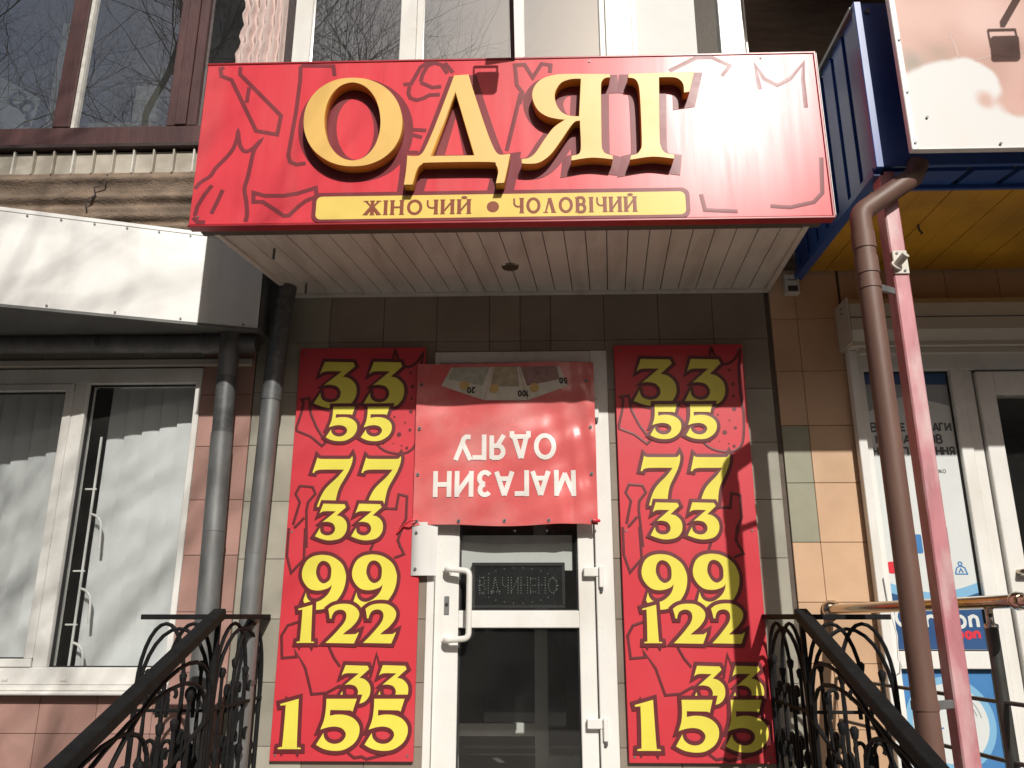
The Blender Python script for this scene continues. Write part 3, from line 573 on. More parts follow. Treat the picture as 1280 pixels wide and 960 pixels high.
# ================================================================== things on the building
# ---- sheet leaning in the old window
sh = thing('leaning_sheet', 'pale printed sheet leaning inside the corner of the old brown window', 'sheet', (-3.36, -.17, 4.50))
flat_shape('sheet', [[(-3.70, 4.45), (-3.26, 4.47), (-3.22, 4.80), (-3.70, 5.08)]], -.185, 'paper', sh)
ribbons('mark', [(True, disc_pts(-3.37, 4.80, .05, 12)), (True, disc_pts(-3.30, 4.735, .04, 10))], .022, -.187, 'ink', sh)
for z in (4.645, 4.59, 4.535): flat_shape('mark', [round_rect(-3.30, -3.262, z, z+.038, .008)], -.187, 'ink', sh)
# ---- lace curtain
lc = thing('lace_curtain', 'pinkish lace curtain gathered behind the pane beside the white window frame', 'curtain', (-1.82, -.20, 4.5))
vs = []; fs = []; nx = 90; nz = 50
for j in range(nz+1):
    z = 4.51+2.2*j/nz
    for i in range(nx+1):
        t = i/nx; x0 = -1.985-.05*math.sin(z*3.1+.4)-.012*math.sin(z*42); x = x0+(-1.60-x0)*t
        vs.append((x, -.17+.022*math.sin(t*38+.8*math.sin(z*2))+.01*math.sin(t*17+z*3)+.004*math.sin(t*90+z*5), z))
for j in range(nz):
    for i in range(nx): fs.append((j*(nx+1)+i, j*(nx+1)+i+1, (j+1)*(nx+1)+i+1, (j+1)*(nx+1)+i))
from_data('cloth', vs, fs, 'lace', lc, smooth=True)
# ---- white roller blind in the right-hand balcony pane, cords in the left-hand one
rb = thing('roller_blind', 'off-white roller blind drawn behind the right-hand pane of the white balcony', 'blind', (.87, -.20, 4.75))
box('cloth', .65, 1.065, -.20, -.197, 4.76, 6.7, 'paper', rb, 0); tube('bottom_bar', [(.65, -.198, 4.76), (1.065, -.198, 4.76)], .01, 'pvc', rb, 8)
sb = thing('string_blind', 'thin vertical cords hanging behind the leftmost pane of the white balcony', 'blind', (-1.2, -.18, 4.75))
for i in range(9): tube('cord', [(-1.40+i*.035, -.18, 4.75), (-1.395+i*.035, -.18, 6.7)], .0032, 'paper', sb, 5)

# ---- vertical blinds of the left shop window
for (xa, xb, ax, lab) in ((-4.05, -2.80, .20, 'pale grey vertical blind filling the left-hand pane of the shop window'), (-2.60, -2.00, .20, 'pale grey vertical blind in the right-hand shop pane beside the dark gap')):
    vb = thing('vertical_blind', lab, 'blind', ((xa+xb)/2, ax, 1.2), 'vertical blinds in the left shop window')
    box('track', xa-.02, xb+.02, ax-.02, ax+.02, 2.93, 2.965, 'pvc', vb)
    x = xa; q = 0
    while x < xb:
        a = R(13+random.uniform(-3, 3)); w_ = .128; vs = []; fs = []
        for j, z in enumerate((1.22, 2.93)):
            for i in range(5):
                t = i/4-.5; bow = .006*(1-4*t*t)
                vs.append((x+t*w_*math.cos(a)+bow*math.sin(a), ax+t*w_*math.sin(a)-bow+random.uniform(-.001, .001), z))
        for i in range(4): fs.append((i, i+1, 6+i, 5+i))
        from_data('slat', vs, fs, 'blind', vb, smooth=True)
        x += .108; q += 1
# ---- grille bars inside the gap
gr = thing('window_grille', 'white bent metal grille bars in the dark gap of the left window', 'grille', (-2.63, .12, 1.25))
for x in (-2.655,): beam('bar', (x, .11, 1.25), (x, .11, 2.6), .012, .012, 'white_sheet', gr, up=(0, 1, 0))
for z in (2.13, 1.70, 1.40):
    pts = [(-2.655+.075*math.sin(R(a))*1.0, .11, z+.085*(math.cos(R(a))-1)) for a in range(0, 100, 12)]+[(-2.575, .11, z-.2)]
    tube('scroll', pts, .008, 'white_sheet', gr, 8)
for z in (1.50, 1.80, 2.28): beam('cross_bar', (-2.71, .11, z), (-2.64, .11, z), .010, .010, 'white_sheet', gr)

# ---- white awning of the left shop
aw = thing('shop_awning', 'white sheet-metal awning fascia slanting over the left shop window', 'awning', (-2.6, -.45, 3.15))
A = Vector((-1.62, -.25)); B = Vector((-2.96, -.70)); dirn = (B-A).normalized(); B2 = A+dirn*2.9; nn = Vector((dirn.y, -dirn.x))
if nn.y > 0: nn = -nn
def fas(name, s0, s1, z0, z1, off0, off1, m):
    a = A+dirn*s0; b = A+dirn*s1
    return prism(name, [tuple(a+nn*off0), tuple(b+nn*off0), tuple(b+nn*off1), tuple(a+nn*off1)], z0, z1, m, aw)
for s0, s1 in ((0, 1.45), (1.452, 2.9)): fas('fascia_sheet', s0, s1, 3.155, 3.715, .0, .018, 'white_sheet')
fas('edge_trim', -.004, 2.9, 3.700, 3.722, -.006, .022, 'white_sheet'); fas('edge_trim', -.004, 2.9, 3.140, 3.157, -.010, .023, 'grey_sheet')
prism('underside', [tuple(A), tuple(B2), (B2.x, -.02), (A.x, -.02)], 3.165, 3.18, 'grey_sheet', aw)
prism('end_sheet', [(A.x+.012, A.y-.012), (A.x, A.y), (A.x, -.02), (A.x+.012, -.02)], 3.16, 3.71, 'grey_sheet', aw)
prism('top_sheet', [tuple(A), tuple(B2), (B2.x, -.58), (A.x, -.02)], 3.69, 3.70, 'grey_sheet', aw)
for i in range(17):
    p = A+dirn*(.08+i*.17)
    for z in ((3.688,) if i % 2 else (3.688, 3.172)): tube('screw', [(p.x+nn.x*.018, p.y+nn.y*.018, z), (p.x+nn.x*.024, p.y+nn.y*.024, z)], .006, 'galv_dark', aw, 8)

# ---- gutter and downpipes
gu = thing('gutter', 'grey half-round gutter pipe running under the white awning', 'gutter', (-2.8, -.12, 3.15))
tube('pipe', [(-4.6, -.12, 3.135), (-1.66, -.12, 3.115)], .056, 'galv', gu, 16)
for x in (-3.9, -2.62, -1.98): tube('strap', [(x, -.12, 3.127), (x+.025, -.12, 3.127)], .0595, 'galv_dark', gu, 16)
tube('elbow', [(-1.99, -.12, 3.117), (-1.83, -.12, 3.116)], .063, 'galv', gu, 16)
p1 = thing('downpipe', 'speckled grey steel downpipe in two sleeves, left of the pair by the pink tiles', 'downpipe', (-1.78, -.16, .0), 'grey downpipes beside the doorway')
tube('upper_pipe', [(-1.812, -.155, 3.17), (-1.811, -.155, 2.90)], .058, 'galv', p1, 20); tube('sleeve', [(-1.811, -.155, 2.905), (-1.806, -.155, 2.55)], .0565, 'galv_dark', p1, 20)
tube('lower_pipe', [(-1.806, -.155, 2.56), (-1.785, -.158, 1.55), (-1.775, -.16, .3), (-1.775, -.16, .05)], [.060, .060, .060, .060], 'galv', p1, 20)
for z in (2.0, 1.45): tube('seam_ring', [(-1.793, -.157, z), (-1.793, -.157, z+.012)], .0612, 'galv', p1, 20)
p2 = thing('downpipe', 'smooth grey steel downpipe rising past the awning to the sign soffit', 'downpipe', (-1.54, -.16, .0), 'grey downpipes beside the doorway')
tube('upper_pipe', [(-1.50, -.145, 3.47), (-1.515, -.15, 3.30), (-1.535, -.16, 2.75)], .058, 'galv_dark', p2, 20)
tube('lower_pipe', [(-1.535, -.16, 2.76), (-1.55, -.16, 1.9), (-1.55, -.16, .05)], .0545, 'galv', p2, 20)
tube('seam_ring', [(-1.55, -.16, 1.88), (-1.55, -.16, 1.89)], .0558, 'galv', p2, 20)
for z in (1.2,): tube('clip', [(-1.548, -.16, z), (-1.548, -.16, z+.02)], .057, 'galv_dark', p2, 20)

# ---- entrance canopy: planked soffit
ec = thing('entrance_canopy', 'canopy of white plastic soffit planks under the red sign', 'canopy', (-.1, -.45, 3.47))
F0, F1, K0, K1 = -1.63, 1.37, -1.48, 1.415; YF = -.90
n = 27
for i in range(n):
    a, b = i/n, (i+1)/n
    xa0, xb0 = F0+(F1-F0)*a+.0026, F0+(F1-F0)*b-.0026; xa1, xb1 = K0+(K1-K0)*a+.0026, K0+(K1-K0)*b-.0026
    dz = random.uniform(-.0015, .0015)
    prism('soffit_plank', [(xa0, YF), (xb0, YF), (xb1, -.016), (xa1, -.016)], [3.452+dz, 3.452+dz, 3.472+dz, 3.472+dz], [3.464, 3.464, 3.484, 3.484], 'soffit_pvc', ec)
prism('backing', [(F0, YF), (F1, YF), (K1, -.01), (K0, -.01)], [3.468, 3.468, 3.488, 3.488], [3.50, 3.50, 3.52, 3.52], 'sign_back', ec)
beam('wall_trim', (K0-.02, -.018, 3.462), (K1+.02, -.018, 3.462), .034, .020, 'soffit_pvc', ec)
beam('edge_trim', (F1+.008, YF, 3.455), (K1+.008, -.02, 3.474), .030, .034, 'soffit_pvc', ec); beam('edge_trim', (F0-.008, YF, 3.455), (K0-.008, -.02, 3.474), .03, .034, 'soffit_pvc', ec)
prism('roof', [(F0, -.85), (F1, -.85), (1.40, -.012), (-1.46, -.012)], 3.525, 3.58, 'grey_sheet', ec)
for x, y in ((-1.41, -.70), (-1.37, -.22)): box('hook', x, x+.012, y, y+.012, 3.395, 3.46, 'galv_dark', ec, .002)
dl = thing('downlight', 'small round recessed downlight in the middle of the soffit', 'light', (-.137, -.42, 3.46))
vs, fs = tube_data([(-.137, -.42, 3.464), (-.137, -.42, 3.452)], [.052, .047], 24, caps=False)
ring = bmesh.new(); from_data('trim_ring', vs+[(-.137+.036*math.cos(2*math.pi*(j+.5)/24), -.42+.036*math.sin(2*math.pi*(j+.5)/24), 3.453) for j in range(24)], fs+[(24+j, 48+j, 48+(j+1) % 24, 24+(j+1) % 24) for j in range(24)], 'steel', dl); ring.free()
tube('lamp_well', [(-.137, -.42, 3.4545), (-.137, -.42, 3.4575)], .0365, 'black_plastic', dl, 24); tube('bulb', [(-.137, -.42, 3.451), (-.137, -.42, 3.456)], [.012, .02], 'steel_dark', dl, 16)

# ---- the big sign
sg = thing('shop_sign', 'large red lightbox sign with raised gold letters over the entrance', 'sign', (-.13, -.93, 3.44))
SX0, SX1, SZ0, SZ1 = -1.745, 1.475, 3.447, 4.392
box('face', SX0, SX1, -1.0, -.985, SZ0, SZ1, 'sign_red', sg, .003)
box('casing', SX0+.004, SX1-.004, -.9845, -.945, SZ0+.004, SZ1-.004, 'sign_edge', sg, .003)
box('back_frame', SX0+.03, SX1-.03, -.9445, -.88, SZ0-.004, SZ1-.05, 'sign_back', sg, .003)
for q in ((SX0-.004, SX1+.004, SZ1+.0005, SZ1+.012), (SX0-.004, SX1+.004, SZ0-.012, SZ0-.0005)): box('edge_strip', q[0], q[1], -1.004, -.944, q[2], q[3], 'sign_edge', sg, .002)
box('edge_strip', SX1+.0005, SX1+.012, -1.005, -.944, SZ0-.012, SZ1+.012, 'sign_edge', sg, .002); box('edge_strip', SX1+.0125, SX1+.015, -1.006, -.95, SZ0, SZ1, 'white_sheet', sg, 0)
PY = -1.0008
lo = [ln for ln in SIGN_LINES]
for c_, pl in lo:
    pl = [(min(max(p[0], SX0+.012), SX1-.012), min(max(p[1], SZ0+.012), SZ1-.012)) for p in pl]
    sp = smooth_pts(pl, bool(c_), 3) if len(pl) > 14 else pl
    ribbons('drawn_line', [(bool(c_), sp)], .022, PY, 'maroon', sg, h=.00012)
for li, polys in enumerate(SIGN_LETTERS):
    sm = [[(p.x, p.y) for p in smooth_pts(pl, True, 4)] for pl in polys]
    # printed dark shape behind each raised letter
    shp = flat_shape('printed_letter', sm, PY-.0016-.0004*li, 'maroon', sg)
    for pl in sm: ribbons('printed_border', [(True, pl)], .095, PY-.0005-.0003*li, 'maroon', shp, h=.0003)
    lt = flat_shape('letter', sm, -1.0375, 'letter_gold', sg, extrude=.0315, side='letter_side', bevel=.0012)
bx0, bx1, bz0, bz1 = -1.10, .757, 3.464, 3.592
yb = flat_shape('subtitle_border', [round_rect(bx0-.022, bx1+.022, max(SZ0+.002, bz0-.016), bz1+.022, .04)], PY-.0030, 'maroon', sg)
ys = flat_shape('subtitle_strip', [round_rect(bx0, bx1, bz0, bz1, .028)], PY-.0036, 'strip_yellow', sg)
def serif_word(s, x0, z, h, width):
    for ch, ls in text_lines(s, x0, z, h, gap=.50, width=width):
        lines = []; ws = []
        for pl in ls:
            dx, dz = abs(pl[-1][0]-pl[0][0]), abs(pl[-1][1]-pl[0][1])
            stem = len(pl) == 2 and dx < .004
            diag_thick = len(pl) == 2 and not stem and ((ch in 'Ж' and pl[0][1] < z+.3*h) or (ch == 'Λ' and pl[1][0] > pl[0][0] and pl[0][1] > pl[1][1]))
            lines.append((math.dist(pl[0], pl[-1]) < 1e-6 and len(pl) > 4, pl)); ws.append(.0185 if stem or diag_thick else (.0155 if len(pl) > 5 else .0095))
            if stem or (ch in 'ЖΛ' and len(pl) == 2):
                for e in pl:
                    if abs(e[1]-z) < .1*h or abs(e[1]-z-h) < .1*h:
                        if ch == 'Λ' and e[1] > z+.5*h: continue
                        lines.append((False, [(e[0]-.0125, e[1]), (e[0]+.0125, e[1])])); ws.append(.006)
        ribbons('small_letter', lines, ws, PY-.0042, 'strip_text', ys, h=.00008)
serif_word('ЖІНОЧИЙ', -.848, 3.486, .077, .522); serif_word('ЧОΛОВІЧИЙ', -.098, 3.485, .080, .602)
flat_shape('bullet_dot', [disc_pts(-.205, 3.521, .031, 24)], PY-.0042, 'strip_text', ys)
for x, z in ((-.94, 3.52), (.3, 4.37), (1.2, 4.37), (-1.7, 3.49)): tube('screw', [(x, -1.0, z), (x, -1.004, z)], .006, 'galv', sg, 8)

# ---- floodlights on arms (their shadows fall on the sign and on the billboard)
def flood(x, ybase, zbase, out, rise, label):
    f = thing('floodlight', label, 'floodlight', (x, ybase, zbase), 'floodlights above the signs')
    L_ = Vector((x, ybase-out, zbase+rise))
    beam('arm', (x, ybase, zbase-.04), tuple(L_+Vector((0, .03, .10))), .022, .03, 'lamp_grey', f)
    for s in (-1, 1): beam('bracket', (x+s*.062, L_.y, L_.z+.09), (x+s*.062, L_.y, L_.z), .006, .02, 'lamp_grey', f, up=(0, 1, 0))
    beam('bracket', (x-.065, L_.y, L_.z+.092), (x+.065, L_.y, L_.z+.092), .02, .006, 'lamp_grey', f)
    beam('housing', (x-.062, L_.y, L_.z-.01), (x+.062, L_.y, L_.z-.01), .05, .11, 'lamp_grey', f, up=(0, .5, 1), bev=.008)
    beam('lens', (x-.052, L_.y+.031, L_.z-.026), (x+.052, L_.y+.031, L_.z-.026), .006, .085, 'paper', f, up=(0, .5, 1))
flood(-.105, -.94, 4.40, .56, .225, 'floodlight on a dark arm rising from the top of the red sign')
flood(2.30, -1.40, 4.40, .52, .00, 'floodlight on an arm over the white-edged billboard')
# ---- price boards
BW, BH = .7645, 2.3025
pb = thing('price_board', 'tall red price board with yellow numbers left of the door', 'price board', (-1.425, -.03, .8094), 'price boards beside the door')
def lp(o):
    o.location = (0, 0, 0); return o
lp(box('board_panel', 0, BW, 0, .026, 0, BH, 'board_red', pb, .002))
for c_, pl in BOARD_LINES:
    pl = [(min(max(p[0], .012), BW-.012), min(max(p[1], .012), BH-.012)) for p in pl]
    lp(ribbons('drawn_line', [(bool(c_), smooth_pts(pl, bool(c_), 2) if len(pl) > 12 else pl)], .016, -.0006, 'board_maroon', pb))
for x, z, r in BOARD_DOTS: lp(flat_shape('printed_dot', [disc_pts(x, z, r, 14)], -.0016, 'board_maroon', pb))
for ch, x, z, w_, h_, layer in DIGIT_ROWS:
    sm = [[(x+p.x*w_, z+p.y*h_) for p in smooth_pts(pl, True, 4)] for pl in DIGIT_SHAPES[ch]]
    y = -.0022-.0026*layer
    dg = lp(flat_shape('digit', sm, y-.0016, 'board_yellow', pb))
    for q, pl in enumerate(sm):
        ribbons('outline', [(True, pl)], .042, y-.0002*q, 'board_maroon', dg, h=.0008)
    # outline colour also behind the digit so no red shows at the joins
for x, z in ((.03, 2.27), (.735, 2.27), (.03, .03), (.735, .03), (.03, 1.2), (.735, 1.2)): lp(tube('screw', [(x, 0, z), (x, -.004, z)], .006, 'galv', pb, 8))
dup(pb, (.4745, -.03, .8094), 'tall red price board with yellow numbers right of the door, crossed by a pole shadow')

# ---- upside-down vinyl banner
bn = thing('vinyl_banner', 'faded red vinyl banner hung upside down across the top of the door', 'banner', (-.18, -.06, 2.04))
bx0, bx1, bz0, bz1 = -.702, .346, 2.040, 2.998
def bwarp(x, z):
    u = (x-bx0)/(bx1-bx0); v = (z-bz0)/(bz1-bz0)
    e = .012*math.sin(u*5.2+1.0)*(1-v*.4)+.004*math.sin(u*13+v*7)+.003*math.sin(v*17+u*4)+.006*max(0, u-.75)*4*math.sin(u*60+v*6)*.5
    k = max(0., min(1., (u-.62)/.3))
    e += .0030*k*math.sin(u*44+v*9)+.0022*math.sin(v*21+u*6+1.3)*(.4+.6*k)+.0016*math.sin(v*39-u*17)+.0045*math.exp(-((u-.86)/.025)**2)
    return e-.004*math.sin(v*math.pi)
def sheet(name, x0, x1, z0, z1, y, m, nx, nz, parent, edge=None, thick=True, sag=True):
    vs = []; fs = []
    for j in range(nz+1):
        for i in range(nx+1):
            x = x0+(x1-x0)*i/nx; z = z0+(z1-z0)*j/nz
            zz = z+(.006*math.sin(x*9)*(1-j/nz) if sag else 0)+(.004*math.sin(x*6+1)*(j/nz) if sag else 0)
            vs.append((x, y+bwarp(x, z), zz))
    for j in range(nz):
        for i in range(nx): fs.append((j*(nx+1)+i, j*(nx+1)+i+1, (j+1)*(nx+1)+i+1, (j+1)*(nx+1)+i))
    return from_data(name, vs, fs, m, parent, smooth=True)
sheet('vinyl', bx0, bx1, bz0, bz1, -.06, 'banner_red', 84, 72, bn)
sheet('hem', bx0+.004, bx0+.055, bz0+.03, bz1-.05, -.0612, 'banner_red', 6, 40, bn, sag=False)
sheet('hem', bx0+.06, bx1-.01, bz0+.006, bz0+.035, -.0612, 'banner_red', 70, 3, bn, sag=False)
for s, x, z, w_ in (('МАГАЗИН', -.590, 2.206, .816), ('ОДЯГУ', -.475, 2.418, .592)):
    for ch, ls in text_lines(s, x+.013, z, .137, gap=.40, width=w_-.026, rot=True):
        if not ls: continue
        ribbons('letter', [(len(p) > 4 and math.dist(p[0], p[-1]) < 1e-6, densify(p, .02)) for p in ls], .027, -.0636, 'banner_white', bn, h=.0003, warp=bwarp, cap=.0 if ch in 'АДЗЯ' else .006)
def patch(name, pts, y, m, parent, n=10):
    a, b, c_, e = [Vector(p) for p in pts]; vs = []; fs = []
    for j in range(n+1):
        for i in range(n+1):
            u, v = i/n, j/n; p = (a*(1-u)+e*u)*(1-v)+(b*(1-u)+c_*u)*v
            vs.append((p.x, y+bwarp(p.x, p.y), p.y))
    for j in range(n):
        for i in range(n): fs.append((j*(n+1)+i, (j+1)*(n+1)+i, (j+1)*(n+1)+i+1, j*(n+1)+i+1))
    return from_data(name, vs, fs, m, parent, smooth=True)
def note(pts, m, sunp, num, numpos):
    nt = patch('banknote', pts, -.0632, 'note_pale', bn)
    A_, B_, C_, E_ = [Vector(v) for v in pts]
    inner = [A_*.96+E_*.04, (A_*.93+E_*.07)*.40+(B_*.93+C_*.07)*.60, (A_*.12+E_*.88)*.40+(B_*.12+C_*.88)*.60, A_*.06+E_*.94]
    patch('engraving', inner, -.0640, m, nt); flat_shape('watermark', [disc_pts(sunp[0], sunp[1], .028, 16)], -.0655, 'note_sun', nt, warp=bwarp)
    for ch, ls in text_lines(num, numpos[0], numpos[1], .032, gap=.3, rot=True):
        ribbons('numeral', [(False, p) for p in ls], .008, -.0662, 'ink', nt, h=.0002, warp=bwarp)
note([(-.50, 2.972), (-.558, 2.862), (-.302, 2.768), (-.252, 2.972)], 'note_a', (-.42, 2.86), '20', (-.40, 2.815))
note([(-.25, 2.972), (-.30, 2.767), (-.047, 2.765), (-.10, 2.972)], 'note_b', (-.243, 2.836), '100', (-.10, 2.79))
note([(-.098, 2.972), (-.043, 2.766), (.192, 2.846), (.143, 2.972)], 'note_c', (-.006, 2.841), '50', (.145, 2.865))
for x, z in ((-.675, 2.87), (-.678, 2.60), (-.680, 2.33), (-.680, 2.065), (-.44, 2.065), (-.18, 2.065), (.07, 2.065), (.315, 2.065), (.318, 2.33), (.318, 2.60), (.30, 2.88)):
    e = tube('eyelet', [(x, -.0625+bwarp(x, z), z), (x, -.067+bwarp(x, z), z)], .010, 'galv', bn, 12)
    tube('eyelet_hole', [(x, -.0672+bwarp(x, z), z), (x, -.0680+bwarp(x, z), z)], .0055, 'ink', e, 10)
tube('tie_cord', [(-.68, -.07, 2.07), (-.71, -.085, 2.065), (-.75, -.05, 2.045), (-.79, -.040, 2.00)], .006, 'poster_red', bn, 6)
tube('tie_cord', [(.315, -.075, 2.065), (.345, -.08, 2.06), (.352, -.07, 2.062)], .010, 'poster_red', bn, 6)
# ---- white fixing plate at the left end of the banner
fp = thing('fixing_plate', 'bent white metal plate under the left corner of the banner', 'plate', (-.64, -.03, 1.76))
from_data('plate', [(-.705, -.036, 1.765), (-.56, -.042, 1.765), (-.56, -.028, 2.06), (-.705, -.040, 2.06), (-.635, -.052, 1.765), (-.635, -.050, 2.06), (-.705, -.030, 1.765), (-.705, -.034, 2.06)], [(0, 4, 5, 3), (4, 1, 2, 5), (6, 0, 3, 7)], 'white_sheet', fp, smooth=True)
for x, z in ((-.680, 1.80), (-.68, 2.0)): tube('screw', [(x, -.040, z), (x, -.048, z)], .009, 'galv_dark', fp, 8)

# ---- LED open sign inside the door glass
ls_ = thing('led_sign', 'dark LED sign with unlit dotted lettering behind the door glass', 'LED sign', (-.11, .09, 1.59))
x0, x1, z0, z1 = -.372, .160, 1.588, 1.842
box('panel', x0+.02, x1-.02, .085, .105, z0+.02, z1-.02, 'led_panel', ls_, 0)
for q in ((x0, x1, z1-.02, z1), (x0, x1, z0, z0+.02), (x0, x0+.02, z0+.0205, z1-.0205), (x1-.02, x1, z0+.0205, z1-.0205)): box('frame', q[0], q[1], .074, .108, q[2], q[3], 'black_plastic', ls_, .003)
dots = []
for ch, lns in text_lines('ВІДЧИНЕНО', x0+.045, z0+.085, .085, gap=.34, width=.44):
    for pl in lns:
        L_ = sum(math.dist(a, b) for a, b in zip(pl, pl[1:])); k = max(2, int(L_/.0135)); acc = 0
        dd = densify(pl, .002); step = max(1, len(dd)//k)
        dots += dd[::step]
dots += disc_pts((x0+x1)/2, (z0+z1)/2, .225, 26, .098)
bm = bmesh.new()
for x, z in dots:
    vv = [bm.verts.new((x+.0027*math.cos(2*math.pi*j/6), .0835, z+.0027*math.sin(2*math.pi*j/6))) for j in range(6)]
    c = bm.verts.new((x, .0815, z))
    for j in range(6): bm.faces.new((vv[j], vv[(j+1) % 6], c))
from_bm('led_dots', bm, 'led_dot', ls_, kind='stuff')
pp = thing('pale_panel', 'pale panel behind the glass just above the LED sign', 'sheet', (-.1, .11, 1.79))  # plain panel added to fill the paler zone of the upper pane
box('sheet', -.435, .205, .120, .122, 1.80, 2.0, 'paper', pp, 0)

# ---- wrought-iron railings
def railing(label, wall_pt, corner, end, foot, group):
    """wall_pt -> corner along the landing side, corner -> end along its front, corner -> foot down the steps"""
    rl = thing('iron_railing', label, 'railing', (corner[0], corner[1], .55), group)
    ZT = 1.545; ZB = .56
    def panel(a, b, za, zb, dz0, dz1, npk, seed):
        """one panel between plan points a, b; dz shifts its heights along a slope"""
        rnd = random.Random(seed)
        def P(u, z): return Vector((a[0]+(b[0]-a[0])*u, a[1]+(b[1]-a[1])*u, z+dz0+(dz1-dz0)*u))
        H = za-zb
        def arch(u0, u1, zt, zr, leg, r):
            pts = []
            cu = (u0+u1)/2; ru = (u1-u0)/2
            pts.append(P(u0, leg))
            for i in range(15):
                t = math.pi*(1-i/14); pts.append(P(cu+ru*math.cos(t), zr+(zt-zr)*math.sin(t)))
            pts.append(P(u1, leg)); tube('arch', pts, r, 'iron', rl, 6, smooth=False)
        zr = za-.30; zl = za-.40
        arch(.02, .62, za-.012, zr, zb, .0095); arch(.38, .98, za-.012, zr, zb, .0095); arch(.04, .96, za-.035, zr-.06, zb, .0095)
        for z in (zl, zb+.06): beam('cross_rail', P(0, z), P(1, z), .018, .014, 'iron', rl)
        for i in range(npk):
            u = .16+.68*i/(npk-1); top = za-.20-.05*((i % 2))-.02*rnd.random()
            pts = [P(u, zb)]
            for k in range(1, 13): pts.append(P(u, zb+(top-zb)*k/12))
            tube('picket', pts, [.0085]+[.0085+.0018*(k % 2) for k in range(12)], 'iron', rl, 4, smooth=False)
            c0 = P(u, top); tube('finial', [c0+Vector((0, 0, -.012)), c0, c0+Vector((0, 0, .022)), c0+Vector((0, 0, .034))], [.012, .015, .018, .008], 'iron', rl, 8)
            c1 = P(u, zl-.26+.06*rnd.random()); tube('collar', [c1-Vector((0, 0, .03)), c1, c1+Vector((0, 0, .03))], [.011, .022, .011], 'iron', rl, 6)
        for i in range(npk-1):
            for zc, rr_ in ((zl+.07, .024), (zl-.16, .028)):
                u = .16+.68*(i+.5)/(npk-1); s = 1 if i % 2 else -1
                Lp = (Vector(b)-Vector(a)).length
                pts = [P(u+s*rr_/Lp*(1-.35*k/14)*math.cos(R(-40+k*19)), zc+rr_*(1-.35*k/14)*math.sin(R(-40+k*19))*1.3) for k in range(15)]
                pts = [P(u+s*rr_/Lp*.9, zc-.10)]+pts
                tube('scroll', pts, .0098, 'iron', rl, 5, smooth=False)
    panel(wall_pt, corner, ZT-.02, ZB, 0, 0, 4, 3); panel(corner, end, ZT-.02, ZB, 0, 0, 4, 5)
    drop = foot[2]-ZT
    panel(corner, (foot[0], foot[1]), ZT-.04, ZB+.04, 0, drop, 9, 8)
    beam('top_rail', (wall_pt[0], wall_pt[1], ZT), (corner[0], corner[1], ZT), .046, .024, 'iron', rl)
    beam('top_rail', (corner[0], corner[1], ZT-.001), (end[0], end[1], ZT-.001), .046, .024, 'iron', rl)
    d_ = Vector((foot[0]-corner[0], foot[1]-corner[1], drop)).normalized()
    beam('handrail', Vector((corner[0], corner[1], ZT+.012))-d_*.01, Vector((foot[0], foot[1], foot[2]+.012)), .062, .050, 'iron', rl, bev=.005)
    for q in (corner, (foot[0], foot[1])):
        zt = ZT-.01 if q != (foot[0], foot[1]) else foot[2]; zb = .55 if q != (foot[0], foot[1]) else .0
        beam('post', (q[0], q[1], zb), (q[0], q[1], zt), .022, .022, 'iron', rl, up=(0, 1, 0))
    wx = wall_pt
    flat = [(wx[0]-.02, 1.50), (wx[0]+.02, 1.50), (wx[0]+.02, 1.40), (wx[0]-.005, 1.40)]
railing('black wrought-iron railing with arches and scrolls left of the steps, before the grey downpipes', (-1.505, -.012), (-1.525, -.66), (-1.895, -.66), (-1.49, -2.30, .94), 'iron railings either side of the steps')
railing('black wrought-iron railing with arches and scrolls right of the steps, before the orange tiles', (1.246, -.012), (1.246, -.64), (1.655, -.64), (1.25, -2.22, .915), 'iron railings either side of the steps')

# ---- blue and yellow canopy of the neighbouring shop
cn = thing('neighbour_canopy', 'blue metal canopy with a yellow ceiling over the shop on the right', 'canopy', (2.8, -.7, 3.58))
ZC = 3.585; XL = 1.60; XR = 4.4
k = 0; x = XL+.035
while x < XR:
    prism('ceiling_plank', [(x, -1.05), (x+.146, -1.05), (x+.146, -.02), (x, -.02)], ZC-.002*(k % 2), ZC+.012, 'yellow_ceiling', cn); x += .15; k += 1
x = XL+.035; k = 0
while x < XR:
    prism('front_rib', [(x, -1.23), (x+.18, -1.23), (x+.18, -1.055), (x, -1.055)], [ZC-.035, ZC-.035, ZC-.012, ZC-.012], ZC+.01, 'blue_metal', cn)
    prism('front_flute', [(x+.184, -1.23), (x+.21, -1.23), (x+.21, -1.055), (x+.184, -1.055)], [ZC-.010, ZC-.010, ZC+.004, ZC+.004], ZC+.01, 'black_plastic', cn); x += .214
box('roof', XL+.03, XR, -1.23, -.02, ZC+.015, ZC+.05, 'blue_metal', cn, 0)
beam('ceiling_edge', (XL, -1.055, ZC-.02), (XR, -1.055, ZC-.02), .02, .03, 'blue_metal', cn)
